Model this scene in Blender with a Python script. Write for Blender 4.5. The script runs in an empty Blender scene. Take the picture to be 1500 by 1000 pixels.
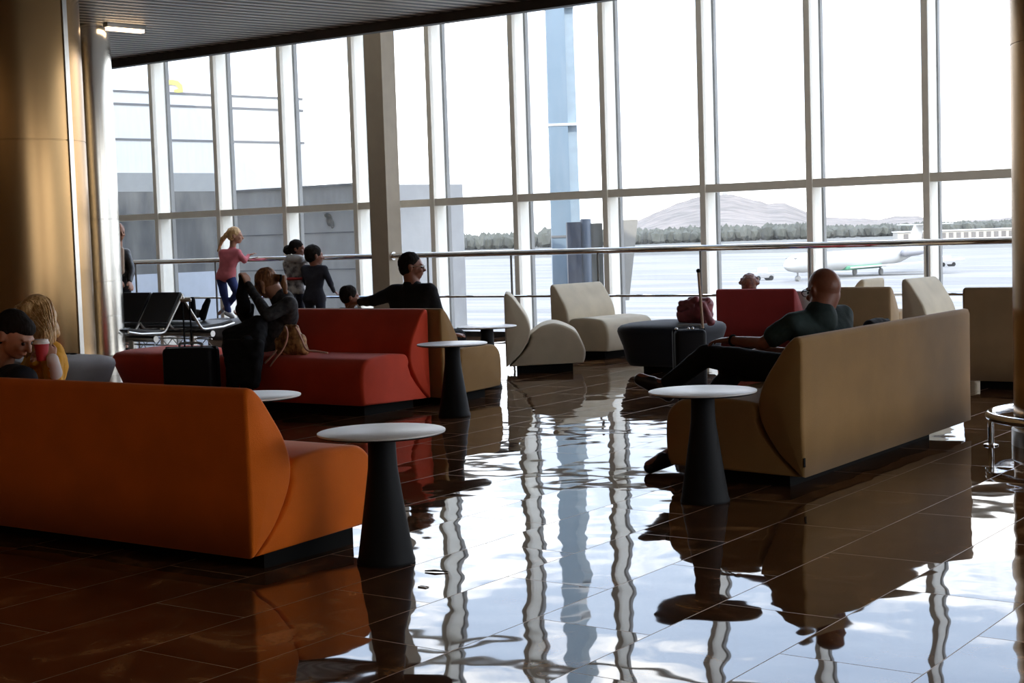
import bpy, bmesh, math, random
from mathutils import Vector, Matrix, noise as mnoise
random.seed(7)
S = bpy.context.scene
COL = S.collection

# ------------------------------------------------------------------ camera
CAM = Vector((0, 0, 1.3))
FPX, PITCH, ROLL, YAW = 2221.4, 0.0687, -0.0326, 0.6198
_F = Vector((-math.sin(YAW) * math.cos(PITCH), math.cos(YAW) * math.cos(PITCH), -math.sin(PITCH)))
_r = Vector((math.cos(YAW), math.sin(YAW), 0)); _u = _r.cross(_F)
_R = math.cos(ROLL) * _r + math.sin(ROLL) * _u
_U = -math.sin(ROLL) * _r + math.cos(ROLL) * _u
cd = bpy.data.cameras.new('camera'); cam = bpy.data.objects.new('camera', cd); COL.objects.link(cam)
cd.sensor_width = 36; cd.lens = FPX * 36 / 1500; cd.clip_end = 20000
cam.matrix_world = Matrix(((_R.x, _U.x, -_F.x, CAM.x), (_R.y, _U.y, -_F.y, CAM.y), (_R.z, _U.z, -_F.z, CAM.z), (0, 0, 0, 1)))
S.camera = cam
def _ray(x, y): return _F + _R * (x - 750) / FPX - _U * (y - 500) / FPX
def on_z(x, y, z):  # world point at a given height
    d = _ray(x, y); return CAM + d * ((z - CAM.z) / d.z)
def on_y(x, y, Y): d = _ray(x, y); return CAM + d * (Y / d.y)
def on_x(x, y, X): d = _ray(x, y); return CAM + d * (X / d.x)
def on_d(x, y, D): return CAM + _ray(x, y) * D

S.view_settings.view_transform = 'Standard'; S.view_settings.look = 'None'
S.view_settings.exposure = 0.65; S.view_settings.gamma = 1.0; S.view_settings.use_curve_mapping = False

# ------------------------------------------------------------------ world
W = bpy.data.worlds.new('sky'); S.world = W; W.use_nodes = True
nt = W.node_tree; nt.nodes.clear()
def N(nt, t, **k):
    n = nt.nodes.new(t)
    for a, b in k.items(): setattr(n, a, b)
    return n
out = N(nt, 'ShaderNodeOutputWorld'); bg = N(nt, 'ShaderNodeBackground'); bg.inputs[1].default_value = 1.0
tc = N(nt, 'ShaderNodeTexCoord'); mp = N(nt, 'ShaderNodeMapping'); mp.inputs['Scale'].default_value = (1, 1, 3.2)
nz = N(nt, 'ShaderNodeTexNoise'); nz.inputs['Scale'].default_value = 3.6; nz.inputs['Detail'].default_value = 9; nz.inputs['Roughness'].default_value = 0.62; nz.inputs['Distortion'].default_value = .4
cr = N(nt, 'ShaderNodeValToRGB'); cr.color_ramp.elements[0].position = 0.48; cr.color_ramp.elements[1].position = 0.62
sx = N(nt, 'ShaderNodeSeparateXYZ'); gr = N(nt, 'ShaderNodeValToRGB')
gr.color_ramp.elements[0].position = 0.0; gr.color_ramp.elements[0].color = (1.45, 1.5, 1.6, 1)
gr.color_ramp.elements[1].position = 0.5; gr.color_ramp.elements[1].color = (.9, 1.35, 2.2, 1)
e_ = gr.color_ramp.elements.new(0.2); e_.color = (1.35, 1.6, 2.0, 1)
mx = N(nt, 'ShaderNodeMixRGB'); mx.inputs[2].default_value = (3.8, 3.7, 3.6, 1)
L = nt.links.new
L(tc.outputs['Generated'], mp.inputs[0]); L(mp.outputs[0], nz.inputs['Vector']); L(nz.outputs['Fac'], cr.inputs[0])
L(tc.outputs['Generated'], sx.inputs[0]); L(sx.outputs['Z'], gr.inputs[0])
L(cr.outputs[0], mx.inputs[0]); L(gr.outputs[0], mx.inputs[1]); L(mx.outputs[0], bg.inputs[0]); L(bg.outputs[0], out.inputs[0])

def lamp(name, typ, loc, rot, energy, color=(1, 1, 1), **k):
    l = bpy.data.lights.new(name, typ); l.energy = energy; l.color = color
    for a, b in k.items(): setattr(l, a, b)
    o = bpy.data.objects.new(name, l); o.location = loc; o.rotation_euler = rot; COL.objects.link(o); return o
lamp('sun', 'SUN', (0, 0, 50), (math.radians(50), 0, math.radians(32)), 2.3, (1, .95, .88), angle=.01)

# ------------------------------------------------------------------ materials
MATS = {}
def mat(name, col, rough=.6, metal=0, spec=.5, var=0, vscale=6, bump=0, bscale=200, emit=None, es=1, coat=0, sheen=0, stretch=None, col2=None, aniso=0):
    if name in MATS: return MATS[name]
    m = bpy.data.materials.new(name); m.use_nodes = True; nt = m.node_tree; b = nt.nodes['Principled BSDF']
    b.inputs['Base Color'].default_value = (*col, 1); b.inputs['Roughness'].default_value = rough
    b.inputs['Metallic'].default_value = metal; b.inputs['Specular IOR Level'].default_value = spec
    b.inputs['Coat Weight'].default_value = coat; b.inputs['Sheen Weight'].default_value = sheen
    b.inputs['Anisotropic'].default_value = aniso
    if emit: b.inputs['Emission Color'].default_value = (*emit, 1); b.inputs['Emission Strength'].default_value = es
    tc = N(nt, 'ShaderNodeTexCoord'); src = tc.outputs['Object']
    if stretch:
        mp = N(nt, 'ShaderNodeMapping'); mp.inputs['Scale'].default_value = stretch; nt.links.new(src, mp.inputs[0]); src = mp.outputs[0]
    if var or col2:
        n = N(nt, 'ShaderNodeTexNoise'); n.inputs['Scale'].default_value = vscale; n.inputs['Detail'].default_value = 6
        mi = N(nt, 'ShaderNodeMixRGB'); mi.inputs[1].default_value = (*col, 1)
        c2 = col2 if col2 else tuple(min(1, c * (1 - var)) for c in col)
        mi.inputs[2].default_value = (*c2, 1)
        rp = N(nt, 'ShaderNodeValToRGB'); rp.color_ramp.elements[0].position = .38; rp.color_ramp.elements[1].position = .62
        nt.links.new(src, n.inputs['Vector']); nt.links.new(n.outputs['Fac'], rp.inputs[0]); nt.links.new(rp.outputs[0], mi.inputs[0]); nt.links.new(mi.outputs[0], b.inputs['Base Color'])
    if bump:
        n = N(nt, 'ShaderNodeTexNoise'); n.inputs['Scale'].default_value = bscale; n.inputs['Detail'].default_value = 3
        bu = N(nt, 'ShaderNodeBump'); bu.inputs['Strength'].default_value = bump; bu.inputs['Distance'].default_value = .01
        nt.links.new(src, n.inputs['Vector']); nt.links.new(n.outputs['Fac'], bu.inputs['Height']); nt.links.new(bu.outputs[0], b.inputs['Normal'])
    MATS[name] = m; return m
def fabric(name, col, var=.12): return mat(name, col, rough=.75, spec=.25, var=var, vscale=4, bump=.25, bscale=260, sheen=.15)
M_orange = fabric('orange upholstery', (.88, .175, .004)); M_red = fabric('red upholstery', (.72, .06, .018)); M_khaki = fabric('khaki upholstery', (.34, .19, .062))
M_cream = fabric('cream upholstery', (.66, .58, .44)); M_dred = fabric('dark red upholstery', (.30, .022, .022)); M_bpouf = fabric('black upholstery', (.012, .014, .022))
M_grey = fabric('grey upholstery', (.30, .28, .28)); M_tan = fabric('tan upholstery', (.42, .29, .16))
M_plinth = mat('black plinth', (.006, .006, .006), .8, spec=.15)
M_ttop = mat('white laminate', (.82, .80, .77), .35, var=.04); M_tped = mat('black powder coat', (.008, .009, .011), .6, spec=.2, bump=.05, bscale=600)
M_chrome = mat('chrome', (.82, .82, .82), .07, metal=1, var=.08, vscale=9); M_alu = mat('brushed aluminium', (.62, .61, .58), .32, metal=1, var=.1)
M_frame = mat('beige window frame', (.84, .80, .70), .42, var=.05); M_cap = mat('grey frame cap', (.20, .20, .19), .5, var=.05)
M_wallp = mat('warm white paint', (.62, .56, .47), .8, var=.05, vscale=1); M_colm = mat('taupe column paint', (.42, .35, .26), .6, var=.06)
M_dark = mat('black leatherette', (.014, .014, .016), .42, bump=.1, bscale=120); M_blackf = mat('black cloth', (.010, .010, .012), .85, bump=.3, bscale=60, spec=.25)
M_skin = mat('skin', (.50, .25, .16), .5, var=.12, vscale=12, bump=.05, bscale=90); M_skinb = mat('tanned skin', (.26, .095, .055), .42, var=.15, vscale=14, bump=.05, bscale=90)
M_hairb = mat('dark hair', (.012, .008, .006), .8, spec=.15, bump=.8, bscale=70, stretch=(1, 1, .25)); M_hairbl = mat('blonde hair', (.80, .54, .26), .45, col2=(.48, .26, .09), vscale=45, stretch=(1, 1, .12), bump=.8, bscale=70)
M_hairbr = mat('brown hair', (.34, .14, .05), .5, col2=(.13, .05, .02), vscale=45, stretch=(1, 1, .15), bump=.8, bscale=70)
M_eye = mat('eye', (.02, .015, .012), .15)

# ------------------------------------------------------------------ mesh helpers
def link(name, me, m=None, parent=None, smooth=False):
    o = bpy.data.objects.new(name, me); COL.objects.link(o)
    if m:
        for mm in (m if isinstance(m, (list, tuple)) else [m]): me.materials.append(mm)
    if smooth:
        for p in me.polygons: p.use_smooth = True
    if parent: o.parent = parent
    return o
def obj(name, bm, m=None, parent=None, smooth=False, auto=False):
    me = bpy.data.meshes.new(name); bmesh.ops.recalc_face_normals(bm, faces=bm.faces[:]); bm.to_mesh(me); bm.free()
    o = link(name, me, m, parent, smooth)
    if auto:
        me.shade_smooth(); me.set_sharp_from_angle(angle=math.radians(35))
    return o
def thing(name, label, cat, loc=(0, 0, 0), rz=0, group=None):
    o = bpy.data.objects.new(name, None); o.empty_display_size = .1; COL.objects.link(o); o.location = loc; o.rotation_euler = (0, 0, rz)
    return tag(o, label, cat, group)
def tag(o, label=None, cat=None, group=None, kind=None):
    if label: o['label'] = label
    if cat: o['category'] = cat
    if group: o['group'] = group
    if kind: o['kind'] = kind
    return o
def struct(name, bm, m, auto=False): o = obj(name, bm, m, auto=auto); o['kind'] = 'structure'; return o
def box(bm, x0, x1, y0, y1, z0, z1, M=None):
    vs = [bm.verts.new((x, y, z)) for x in (x0, x1) for y in (y0, y1) for z in (z0, z1)]
    if M is not None:
        for v in vs: v.co = M @ v.co
    for f in ((0, 1, 3, 2), (4, 6, 7, 5), (0, 4, 5, 1), (2, 3, 7, 6), (0, 2, 6, 4), (1, 5, 7, 3)): bm.faces.new([vs[i] for i in f])
    return vs
def BM(): return bmesh.new()
def bev(bm, w, seg=3):
    bmesh.ops.bevel(bm, geom=bm.edges[:], offset=w, segments=seg, profile=.5, affect='EDGES'); return bm
def bx(*a, b=0, seg=2):
    bm = BM(); box(bm, *a)
    if b: bev(bm, b, seg)
    return bm
def tube(bm, pts, r, n=10, closed=False, caps=True):
    pts = [Vector(p) for p in pts]; rs = r if isinstance(r, (list, tuple)) else [r] * len(pts); rings = []; prev = None
    for i, p in enumerate(pts):
        a = pts[i - 1] if (i or closed) else p; b = pts[(i + 1) % len(pts)] if (i < len(pts) - 1 or closed) else p
        t = (b - a).normalized()
        if prev is None: nrm = t.orthogonal().normalized()
        else: nrm = (prev - t * prev.dot(t)).normalized()
        prev = nrm; bi = t.cross(nrm)
        rings.append([bm.verts.new(p + (nrm * math.cos(k * 2 * math.pi / n) + bi * math.sin(k * 2 * math.pi / n)) * rs[i]) for k in range(n)])
    m = len(rings)
    for i in range(m if closed else m - 1):
        a, b = rings[i], rings[(i + 1) % m]
        for k in range(n): bm.faces.new((a[k], a[(k + 1) % n], b[(k + 1) % n], b[k]))
    if caps and not closed: bm.faces.new(rings[0][::-1]); bm.faces.new(rings[-1])
    return bm
def lathe(bm, prof, n=48, c=(0, 0)):
    rings = []
    for r, z in prof:
        rings.append([bm.verts.new((c[0] + max(r, 1e-4) * math.cos(k * 2 * math.pi / n), c[1] + max(r, 1e-4) * math.sin(k * 2 * math.pi / n), z)) for k in range(n)])
    for a, b in zip(rings, rings[1:]):
        for k in range(n): bm.faces.new((a[k], a[(k + 1) % n], b[(k + 1) % n], b[k]))
    bm.faces.new(rings[0][::-1]); bm.faces.new(rings[-1]); return bm
def catmull(P, n=6):
    P = [Vector(p) for p in P]; o = []
    for i in range(len(P) - 1):
        a, b, c, d = P[max(i - 1, 0)], P[i], P[i + 1], P[min(i + 2, len(P) - 1)]
        for k in range(n):
            t = k / n; o.append(.5 * ((2 * b) + (c - a) * t + (2 * a - 5 * b + 4 * c - d) * t * t + (3 * b - a - 3 * c + d) * t ** 3))
    return o + [P[-1]]
def prism(bm, prof, x0, x1, bulge=0.0, n=14, er=.02):
    """profile in (depth, z) swept along x with softly rounded ends"""
    cen = sum((Vector(p) for p in prof), Vector((0, 0))) / len(prof); st = []
    for k in range(5):
        a = k / 4 * math.pi / 2; st.append((er * (1 - math.sin(a)), er * (1 - math.cos(a))))
    xs = [(x0 + dx, s) for s, dx in st] + [(x0 + (x1 - x0) * i / n, 0) for i in range(1, n)] + [(x1 - dx, s) for s, dx in reversed(st)]
    rings = []
    for x, s in xs:
        ring = []
        for p in prof:
            v = Vector(p) - cen; l = v.length; ring.append(bm.verts.new((x, cen.x + v.x * (1 - s / max(l, .05)), cen.y + v.y * (1 - s / max(l, .05)))))
        rings.append(ring)
    m = len(prof)
    for a, b in zip(rings, rings[1:]):
        for k in range(m): bm.faces.new((a[k], a[(k + 1) % m], b[(k + 1) % m], b[k]))
    for ring, sg in ((rings[0], -1), (rings[-1], 1)):
        c = bm.verts.new((ring[0].co.x + sg * bulge, cen.x, cen.y))
        for k in range(m): bm.faces.new((ring[k], ring[(k + 1) % m], c))
    return bm

# organic blobs: union of tapered capsules and ellipsoids through a voxel remesh
def cap(a, b, ra, rb): return ('c', Vector(a), Vector(b), ra, rb)
def ell(c, r, fr=None): return ('e', Vector(c), r, fr)
def hull(*sp): return ('h', sp)
def blob(name, prims, vox, m, parent=None, sm=4, noise=0, nsc=10):
    bm = BM()
    for p in prims:
        if p[0] in 'ch':
            sp = [(p[1], p[3]), (p[2], p[4])] if p[0] == 'c' else p[1]
            t = BM()
            for c, r in sp: bmesh.ops.create_icosphere(t, subdivisions=3, radius=r, matrix=Matrix.Translation(Vector(c)))
            res = bmesh.ops.convex_hull(t, input=t.verts[:])
            kill = [g for g in res['geom_interior'] if isinstance(g, bmesh.types.BMVert)] + [g for g in res['geom_unused'] if isinstance(g, bmesh.types.BMVert)]
            if kill: bmesh.ops.delete(t, geom=list(set(kill)), context='VERTS')
            keep = set(g for g in res['geom'] if isinstance(g, bmesh.types.BMFace))
            bad = [f for f in t.faces if f not in keep]
            if bad: bmesh.ops.delete(t, geom=bad, context='FACES')
            bmesh.ops.recalc_face_normals(t, faces=t.faces[:])
            me = bpy.data.meshes.new('t'); t.to_mesh(me); t.free(); bm.from_mesh(me); bpy.data.meshes.remove(me)
        else:
            fr = p[3] if p[3] is not None else Matrix.Identity(3)
            mt = Matrix.Translation(p[1]) @ fr.to_4x4() @ Matrix.Diagonal((*p[2], 1))
            bmesh.ops.create_icosphere(bm, subdivisions=3, radius=1, matrix=mt)
    me = bpy.data.meshes.new(name); bm.to_mesh(me); bm.free()
    o = bpy.data.objects.new(name, me); COL.objects.link(o)
    md = o.modifiers.new('r', 'REMESH'); md.mode = 'VOXEL'; md.voxel_size = vox
    if sm: ms = o.modifiers.new('s', 'SMOOTH'); ms.factor = .5; ms.iterations = sm
    dg = bpy.context.evaluated_depsgraph_get(); dg.update()
    me2 = bpy.data.meshes.new_from_object(o.evaluated_get(dg)); o.modifiers.clear(); o.data = me2; bpy.data.meshes.remove(me)
    if noise:
        ns = [v.normal.copy() for v in me2.vertices]
        for v, n_ in zip(me2.vertices, ns): v.co += n_ * noise * (mnoise.noise(v.co * nsc) + .5 * mnoise.noise(v.co * nsc * 2.3))
    for p in me2.polygons: p.use_smooth = True
    me2.materials.clear(); me2.materials.append(m)
    if parent: o.parent = parent
    return o

# ================================================================== the hall
YF, X0, SP = 16.02, -18.16, 1.3611          # glass wall plane, first mullion, mullion spacing
ZT, ZR, ZL = 1.845, 1.102, .559
KS = .78; ZC = 1.3 + 2.973 * KS; YC = YF * KS   # lowered ceiling: height and front edge
XL, XR, YB, ZTOP = -21.0, 6.0, -9.0, 6.9

def floor_mat():
    m = bpy.data.materials.new('polished dark marble tiles'); m.use_nodes = True; nt = m.node_tree; b = nt.nodes['Principled BSDF']; L = nt.links.new
    tc = N(nt, 'ShaderNodeTexCoord'); sp = N(nt, 'ShaderNodeSeparateXYZ'); cb = N(nt, 'ShaderNodeCombineXYZ')
    L(tc.outputs['Object'], sp.inputs[0])
    ax = N(nt, 'ShaderNodeMath', operation='ADD'); ax.inputs[1].default_value = 2.47 + .455 * 60
    ay = N(nt, 'ShaderNodeMath', operation='ADD'); ay.inputs[1].default_value = -4.18 + .95 * 20
    L(sp.outputs['X'], ax.inputs[0]); L(sp.outputs['Y'], ay.inputs[0]); L(ay.outputs[0], cb.inputs['X']); L(ax.outputs[0], cb.inputs['Y'])
    br = N(nt, 'ShaderNodeTexBrick'); br.offset = .5; br.inputs['Scale'].default_value = 1; br.inputs['Mortar Size'].default_value = .0022; br.inputs['Mortar Smooth'].default_value = .3
    br.inputs['Brick Width'].default_value = .95; br.inputs['Row Height'].default_value = .455; br.inputs['Bias'].default_value = 0
    br.inputs['Color1'].default_value = (.2, .2, .2, 1); br.inputs['Color2'].default_value = (.8, .8, .8, 1); br.inputs['Mortar'].default_value = (.5, .5, .5, 1)
    L(cb.outputs[0], br.inputs['Vector'])
    n1 = N(nt, 'ShaderNodeTexNoise'); n1.inputs['Scale'].default_value = 3.2; n1.inputs['Detail'].default_value = 9; n1.inputs['Roughness'].default_value = .68; n1.inputs['Distortion'].default_value = 1.3
    ad = N(nt, 'ShaderNodeVectorMath', operation='MULTIPLY_ADD'); ad.inputs[1].default_value = (9, 9, 9)
    L(br.outputs['Color'], ad.inputs[0]); L(tc.outputs['Object'], ad.inputs[2]); L(ad.outputs[0], n1.inputs['Vector'])
    rp = N(nt, 'ShaderNodeValToRGB'); e = rp.color_ramp.elements; e[0].position = .35; e[0].color = (.045, .019, .009, 1); e[1].position = .68; e[1].color = (.30, .15, .06, 1)
    k = rp.color_ramp.elements.new(.55); k.color = (.095, .043, .019, 1)
    L(n1.outputs['Fac'], rp.inputs[0])
    mx = N(nt, 'ShaderNodeMixRGB'); mx.inputs[2].default_value = (.46, .28, .15, 1); L(br.outputs['Fac'], mx.inputs[0]); L(rp.outputs[0], mx.inputs[1]); L(mx.outputs[0], b.inputs['Base Color'])
    # polish: joints a little rougher
    rm = N(nt, 'ShaderNodeMath', operation='MULTIPLY_ADD'); rm.inputs[1].default_value = .35; rm.inputs[2].default_value = .025; L(br.outputs['Fac'], rm.inputs[0]); L(rm.outputs[0], b.inputs['Roughness'])
    b.inputs['IOR'].default_value = 1.5; b.inputs['Specular IOR Level'].default_value = .5
    # unevenness: long soft waves, each tile slightly out of level, raised joint
    n2 = N(nt, 'ShaderNodeTexNoise'); n2.inputs['Scale'].default_value = 2.0; n2.inputs['Detail'].default_value = 1.7; n2.inputs['Roughness'].default_value = .45
    L(ad.outputs[0], n2.inputs['Vector'])
    b1 = N(nt, 'ShaderNodeBump'); b1.inputs['Strength'].default_value = 1; b1.inputs['Distance'].default_value = .0066; L(n2.outputs['Fac'], b1.inputs['Height'])
    b2 = N(nt, 'ShaderNodeBump'); b2.inputs['Strength'].default_value = .25; b2.inputs['Distance'].default_value = -.002; L(br.outputs['Fac'], b2.inputs['Height']); L(b1.outputs[0], b2.inputs['Normal'])
    L(b2.outputs[0], b.inputs['Normal']); return m
bm = BM(); box(bm, XL, XR, YB, YF + .3, -.3, 0); struct('floor', bm, floor_mat())

def ceil_mat():
    m = mat('metal ceiling planks', (.16, .155, .15), .38, metal=.3); nt = m.node_tree; b = nt.nodes['Principled BSDF']; L = nt.links.new
    tc = N(nt, 'ShaderNodeTexCoord'); mp = N(nt, 'ShaderNodeMapping'); mp.inputs['Rotation'].default_value = (0, 0, math.radians(15)); L(tc.outputs['Object'], mp.inputs[0])
    w = N(nt, 'ShaderNodeTexWave', wave_type='BANDS', bands_direction='X', wave_profile='SIN'); w.inputs['Scale'].default_value = 1 / .165 * math.pi / 10 ; L(mp.outputs[0], w.inputs['Vector'])
    rp = N(nt, 'ShaderNodeValToRGB'); rp.color_ramp.elements[0].position = .25; rp.color_ramp.elements[0].color = (.05, .047, .043, 1); rp.color_ramp.elements[1].position = .6; rp.color_ramp.elements[1].color = (.85, .80, .72, 1)
    L(w.outputs['Fac'], rp.inputs[0]); L(rp.outputs[0], b.inputs['Base Color'])
    bu = N(nt, 'ShaderNodeBump'); bu.inputs['Strength'].default_value = .7; bu.inputs['Distance'].default_value = .02; L(w.outputs['Fac'], bu.inputs['Height']); L(bu.outputs[0], b.inputs['Normal']); return m
struct('ceiling', bx(XL, XR, YB, YC, ZC, ZC + .2), ceil_mat())
struct('trim_1', bx(XL, XR, YC - .02, YC + .08, ZC - .10, ZC + .25), mat('brown edge beam', (.07, .055, .045), .5, var=.2))
struct('wall_bulkhead', bx(XL, XR, YC, YC + .1, ZC + .25, ZTOP), M_wallp)
struct('ceiling_hall', bx(XL, XR, YC, YF + .5, ZTOP, ZTOP + .2), mat('hall ceiling paint', (.6, .6, .6), .8))
M_back = mat('warm wall', (.42, .27, .14), .7, var=.3, vscale=.8)
struct('wall_back', bx(XL, XR, YB - .2, YB, -.1, ZTOP), M_back)
struct('wall_left', bx(XL - .2, XL, YB, YF + .5, -.1, ZTOP), M_wallp)
bm = BM(); box(bm, XR, XR + .2, YB, YF + .5, 3.45, ZTOP); box(bm, XR, XR + .2, YB, YF + .5, -.1, .25)
for ya in [5.8, 9.2, 12.6, YF + .2]: box(bm, XR, XR + .2, ya, ya + .35, .25, 3.45)
box(bm, XR, XR + .2, YB, 3.6, .25, 3.45); struct('wall_right', bm, M_back)
def glass_mat():
    m = bpy.data.materials.new('window glass'); m.use_nodes = True; nt = m.node_tree; nt.nodes.clear(); L = nt.links.new
    o = N(nt, 'ShaderNodeOutputMaterial'); tr = N(nt, 'ShaderNodeBsdfTransparent'); tr.inputs[0].default_value = (.965, .975, .97, 1)
    gl = N(nt, 'ShaderNodeBsdfGlossy'); gl.inputs['Roughness'].default_value = .02; gl.inputs[0].default_value = (.9, .95, 1, 1)
    df = N(nt, 'ShaderNodeBsdfTranslucent'); df.inputs[0].default_value = (.9, .88, .84, 1)  # patchy translucent film stands in for glare haze over the view
    nz = N(nt, 'ShaderNodeTexNoise'); nz.inputs['Scale'].default_value = 5; nz.inputs['Detail'].default_value = 8; tc = N(nt, 'ShaderNodeTexCoord'); mp = N(nt, 'ShaderNodeMapping'); mp.inputs['Scale'].default_value = (2.5, 1, .5)
    L(tc.outputs['Object'], mp.inputs[0]); L(mp.outputs[0], nz.inputs['Vector'])
    mr = N(nt, 'ShaderNodeMapRange'); mr.inputs['From Min'].default_value = .35; mr.inputs['From Max'].default_value = .75; mr.inputs['To Min'].default_value = .03; mr.inputs['To Max'].default_value = .09; L(nz.outputs['Fac'], mr.inputs[0])
    a = N(nt, 'ShaderNodeMixShader'); c = N(nt, 'ShaderNodeMixShader'); fr = N(nt, 'ShaderNodeFresnel'); fr.inputs[0].default_value = 1.25
    L(mr.outputs[0], a.inputs[0]); L(tr.outputs[0], a.inputs[1]); L(df.outputs[0], a.inputs[2]); L(fr.outputs[0], c.inputs[0]); L(a.outputs[0], c.inputs[1]); L(gl.outputs[0], c.inputs[2]); L(c.outputs[0], o.inputs[0]); return m
M_glass = glass_mat()
for i_, ya in enumerate((3.6, 6.15, 9.55, 12.95)):  # unseen side windows, added to brighten faces turned to the right
    bm = BM(); bm.faces.new([bm.verts.new(p) for p in ((XR + .1, ya, .25), (XR + .1, ya + (3.1 if ya > 4 else 2.2), .25), (XR + .1, ya + (3.1 if ya > 4 else 2.2), 3.45), (XR + .1, ya, 3.45))]); struct('window_%d' % (i_ + 40), bm, M_glass)


M_floorgap = mat('dark sill', (.03, .03, .03), .4)
nb = int((XR - X0) / SP)
for i in range(-2, nb + 1):
    xa = X0 + i * SP; wn = bpy.data.objects.new('window_%d' % (i + 3), None); COL.objects.link(wn); wn.location = (xa, YF, 0); wn['kind'] = 'structure'
    bm = BM(); box(bm, 0, .075, 0, .26, 0, ZTOP); bev(bm, .004, 1); box(bm, .02, .055, .26, .29, 0, ZTOP); obj('mullion', bm, M_frame, wn)
    bm = BM(); box(bm, -.005, .085, .29, .355, 0, ZTOP); obj('mullion_cap', bm, M_cap, wn)
    e = SP if xa + SP < XR else XR - xa
    if e > .2:
        bm = BM(); box(bm, .075, e, .02, .24, ZT - .095, ZT); box(bm, .075, e, .05, .24, 4.2, 4.28); obj('transom', bm, M_frame, wn)
        bm = BM(); box(bm, .075, e, .03, .24, 0, .07); obj('sill', bm, M_floorgap, wn)
        for z0, z1 in ((.07, ZT - .095), (ZT, 4.2), (4.28, ZTOP)):
            bm = BM(); vs = [bm.verts.new(p) for p in ((.075, .065, z0), (e, .065, z0), (e, .065, z1), (.075, .065, z1))]; bm.faces.new(vs); obj('glass_pane', bm, M_glass, wn)

# rails along the glass
YR = 15.49
posts = [on_y(x, 420, YR).x for x in (200, 317, 472, 628, 750, 877, 1027, 1187, 1359)]
def railing(xa, xb, label, ps, flange=None):
    t = thing('handrail', label, 'handrail', ((xa + xb) / 2, YR, 0), 0, 'polished handrails along the glass wall'); c = (xa + xb) / 2
    obj('top_rail', tube(BM(), [(xa - c, 0, ZR), (xb - c, 0, ZR)], .037, 16), M_chrome, t, auto=True)
    obj('lower_rail', tube(BM(), [(xa - c, 0, ZL), (xb - c, 0, ZL)], .014, 8), M_chrome, t, auto=True)
    for p in ps:
        bm = BM(); tube(bm, [(p - c, 0, .01), (p - c, 0, ZR)], .014, 10); tube(bm, [(p - c, 0, 0), (p - c, 0, .012)], .05, 16); obj('post', bm, M_cap, t, auto=True)
    if flange is not None: obj('flange', tube(BM(), [(flange - c, 0, ZR), (flange - c + .03, 0, ZR)], .055, 20), M_chrome, t, auto=True)
xc = on_y(549, 440, 15.45).x; xd = on_y(574, 440, 15.45).x
railing(XL + .05, xc, 'polished steel handrail left of the taupe pillar, children leaning on it', [p for p in posts if p < xc])
railing(xd, XR - .05, 'polished steel handrail right of the taupe pillar, in front of the aircraft', [p for p in posts if p > xd], xd)
tag(obj('pillar', bev(bx(xc + .0, xd, 15.42, 15.70, 0, ZTOP), .006, 2), M_colm), 'flat taupe square pillar standing between the two handrails', 'pillar')

def slab_mat(name, col, rough, aniso=.6):
    return mat(name, col, rough, metal=1, aniso=aniso, var=.12, vscale=1.3, stretch=(1, 1, .25), bump=.02, bscale=9)
M_brass = slab_mat('brushed warm steel', (.40, .25, .115), .24); M_steel = slab_mat('brushed pale steel', (.80, .78, .72), .20)
def column(c, r, m, label, ring=None, joints=(), ztop=ZC, seam=None):
    t = thing('column', label, 'column', (c.x, c.y, 0)); prof = [(r, 0.0)]
    for z in joints: prof += [(r, z - .006), (r - .006, z - .004), (r - .006, z + .004), (r, z + .006)]
    prof.append((r, ztop)); obj('cladding', lathe(BM(), prof, 96), m, t, auto=True)
    obj('skirting', lathe(BM(), [(r + .012, 0), (r + .012, .09), (r + .002, .1)], 96), M_alu, t, auto=True)
    if seam is not None:
        bm = BM(); box(bm, r - .02, r + .006, -.03, .03, 0, ztop, Matrix.Rotation(seam, 4, 'Z')); box(bm, r - .02, r + .010, -.034, -.026, 0, ztop, Matrix.Rotation(seam, 4, 'Z')); obj('seam_strip', bm, M_alu, t)
    if ring:
        f = thing('foot_rail', ring[1], 'rail', (c.x, c.y, 0)); R = ring[0]
        obj('ring', tube(BM(), [(R * math.cos(a * math.pi / 24), R * math.sin(a * math.pi / 24), .17) for a in range(48)], .026, 12, closed=True), M_chrome, f, auto=True)
        for a in range(6):
            an = math.radians(a * 60 + ring[2]); p = Vector((R * math.cos(an), R * math.sin(an), 0)); bm = BM(); tube(bm, [p, p + Vector((0, 0, .16))], .017, 12)
            lathe(bm, [(.042, 0), (.042, .008), (.018, .016)], 20, (p.x, p.y)); obj('foot', bm, M_chrome, f, auto=True)
c1 = on_d(26, 350, 14.0); column(c1, .65, M_brass, 'broad brushed brass-coloured column behind the seated couple at left', joints=(2.3,), seam=math.radians(14))
c2 = on_d(144, 350, 15.9); column(c2, .222, M_steel, 'slim pale steel column just right of the broad brass-coloured one', (.37, 'chrome foot ring around the slim pale column at left', 10), joints=(.62, .98, 1.62))
c3 = on_z(1572, 655, 0); c3 = Vector((c3.x + .02, c3.y + .15, 0)); column(c3, .385, M_brass, 'brushed metal column at the right edge of the view', (.52, 'chrome foot ring around the column at the right edge', 148), joints=(2.3,))

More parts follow.
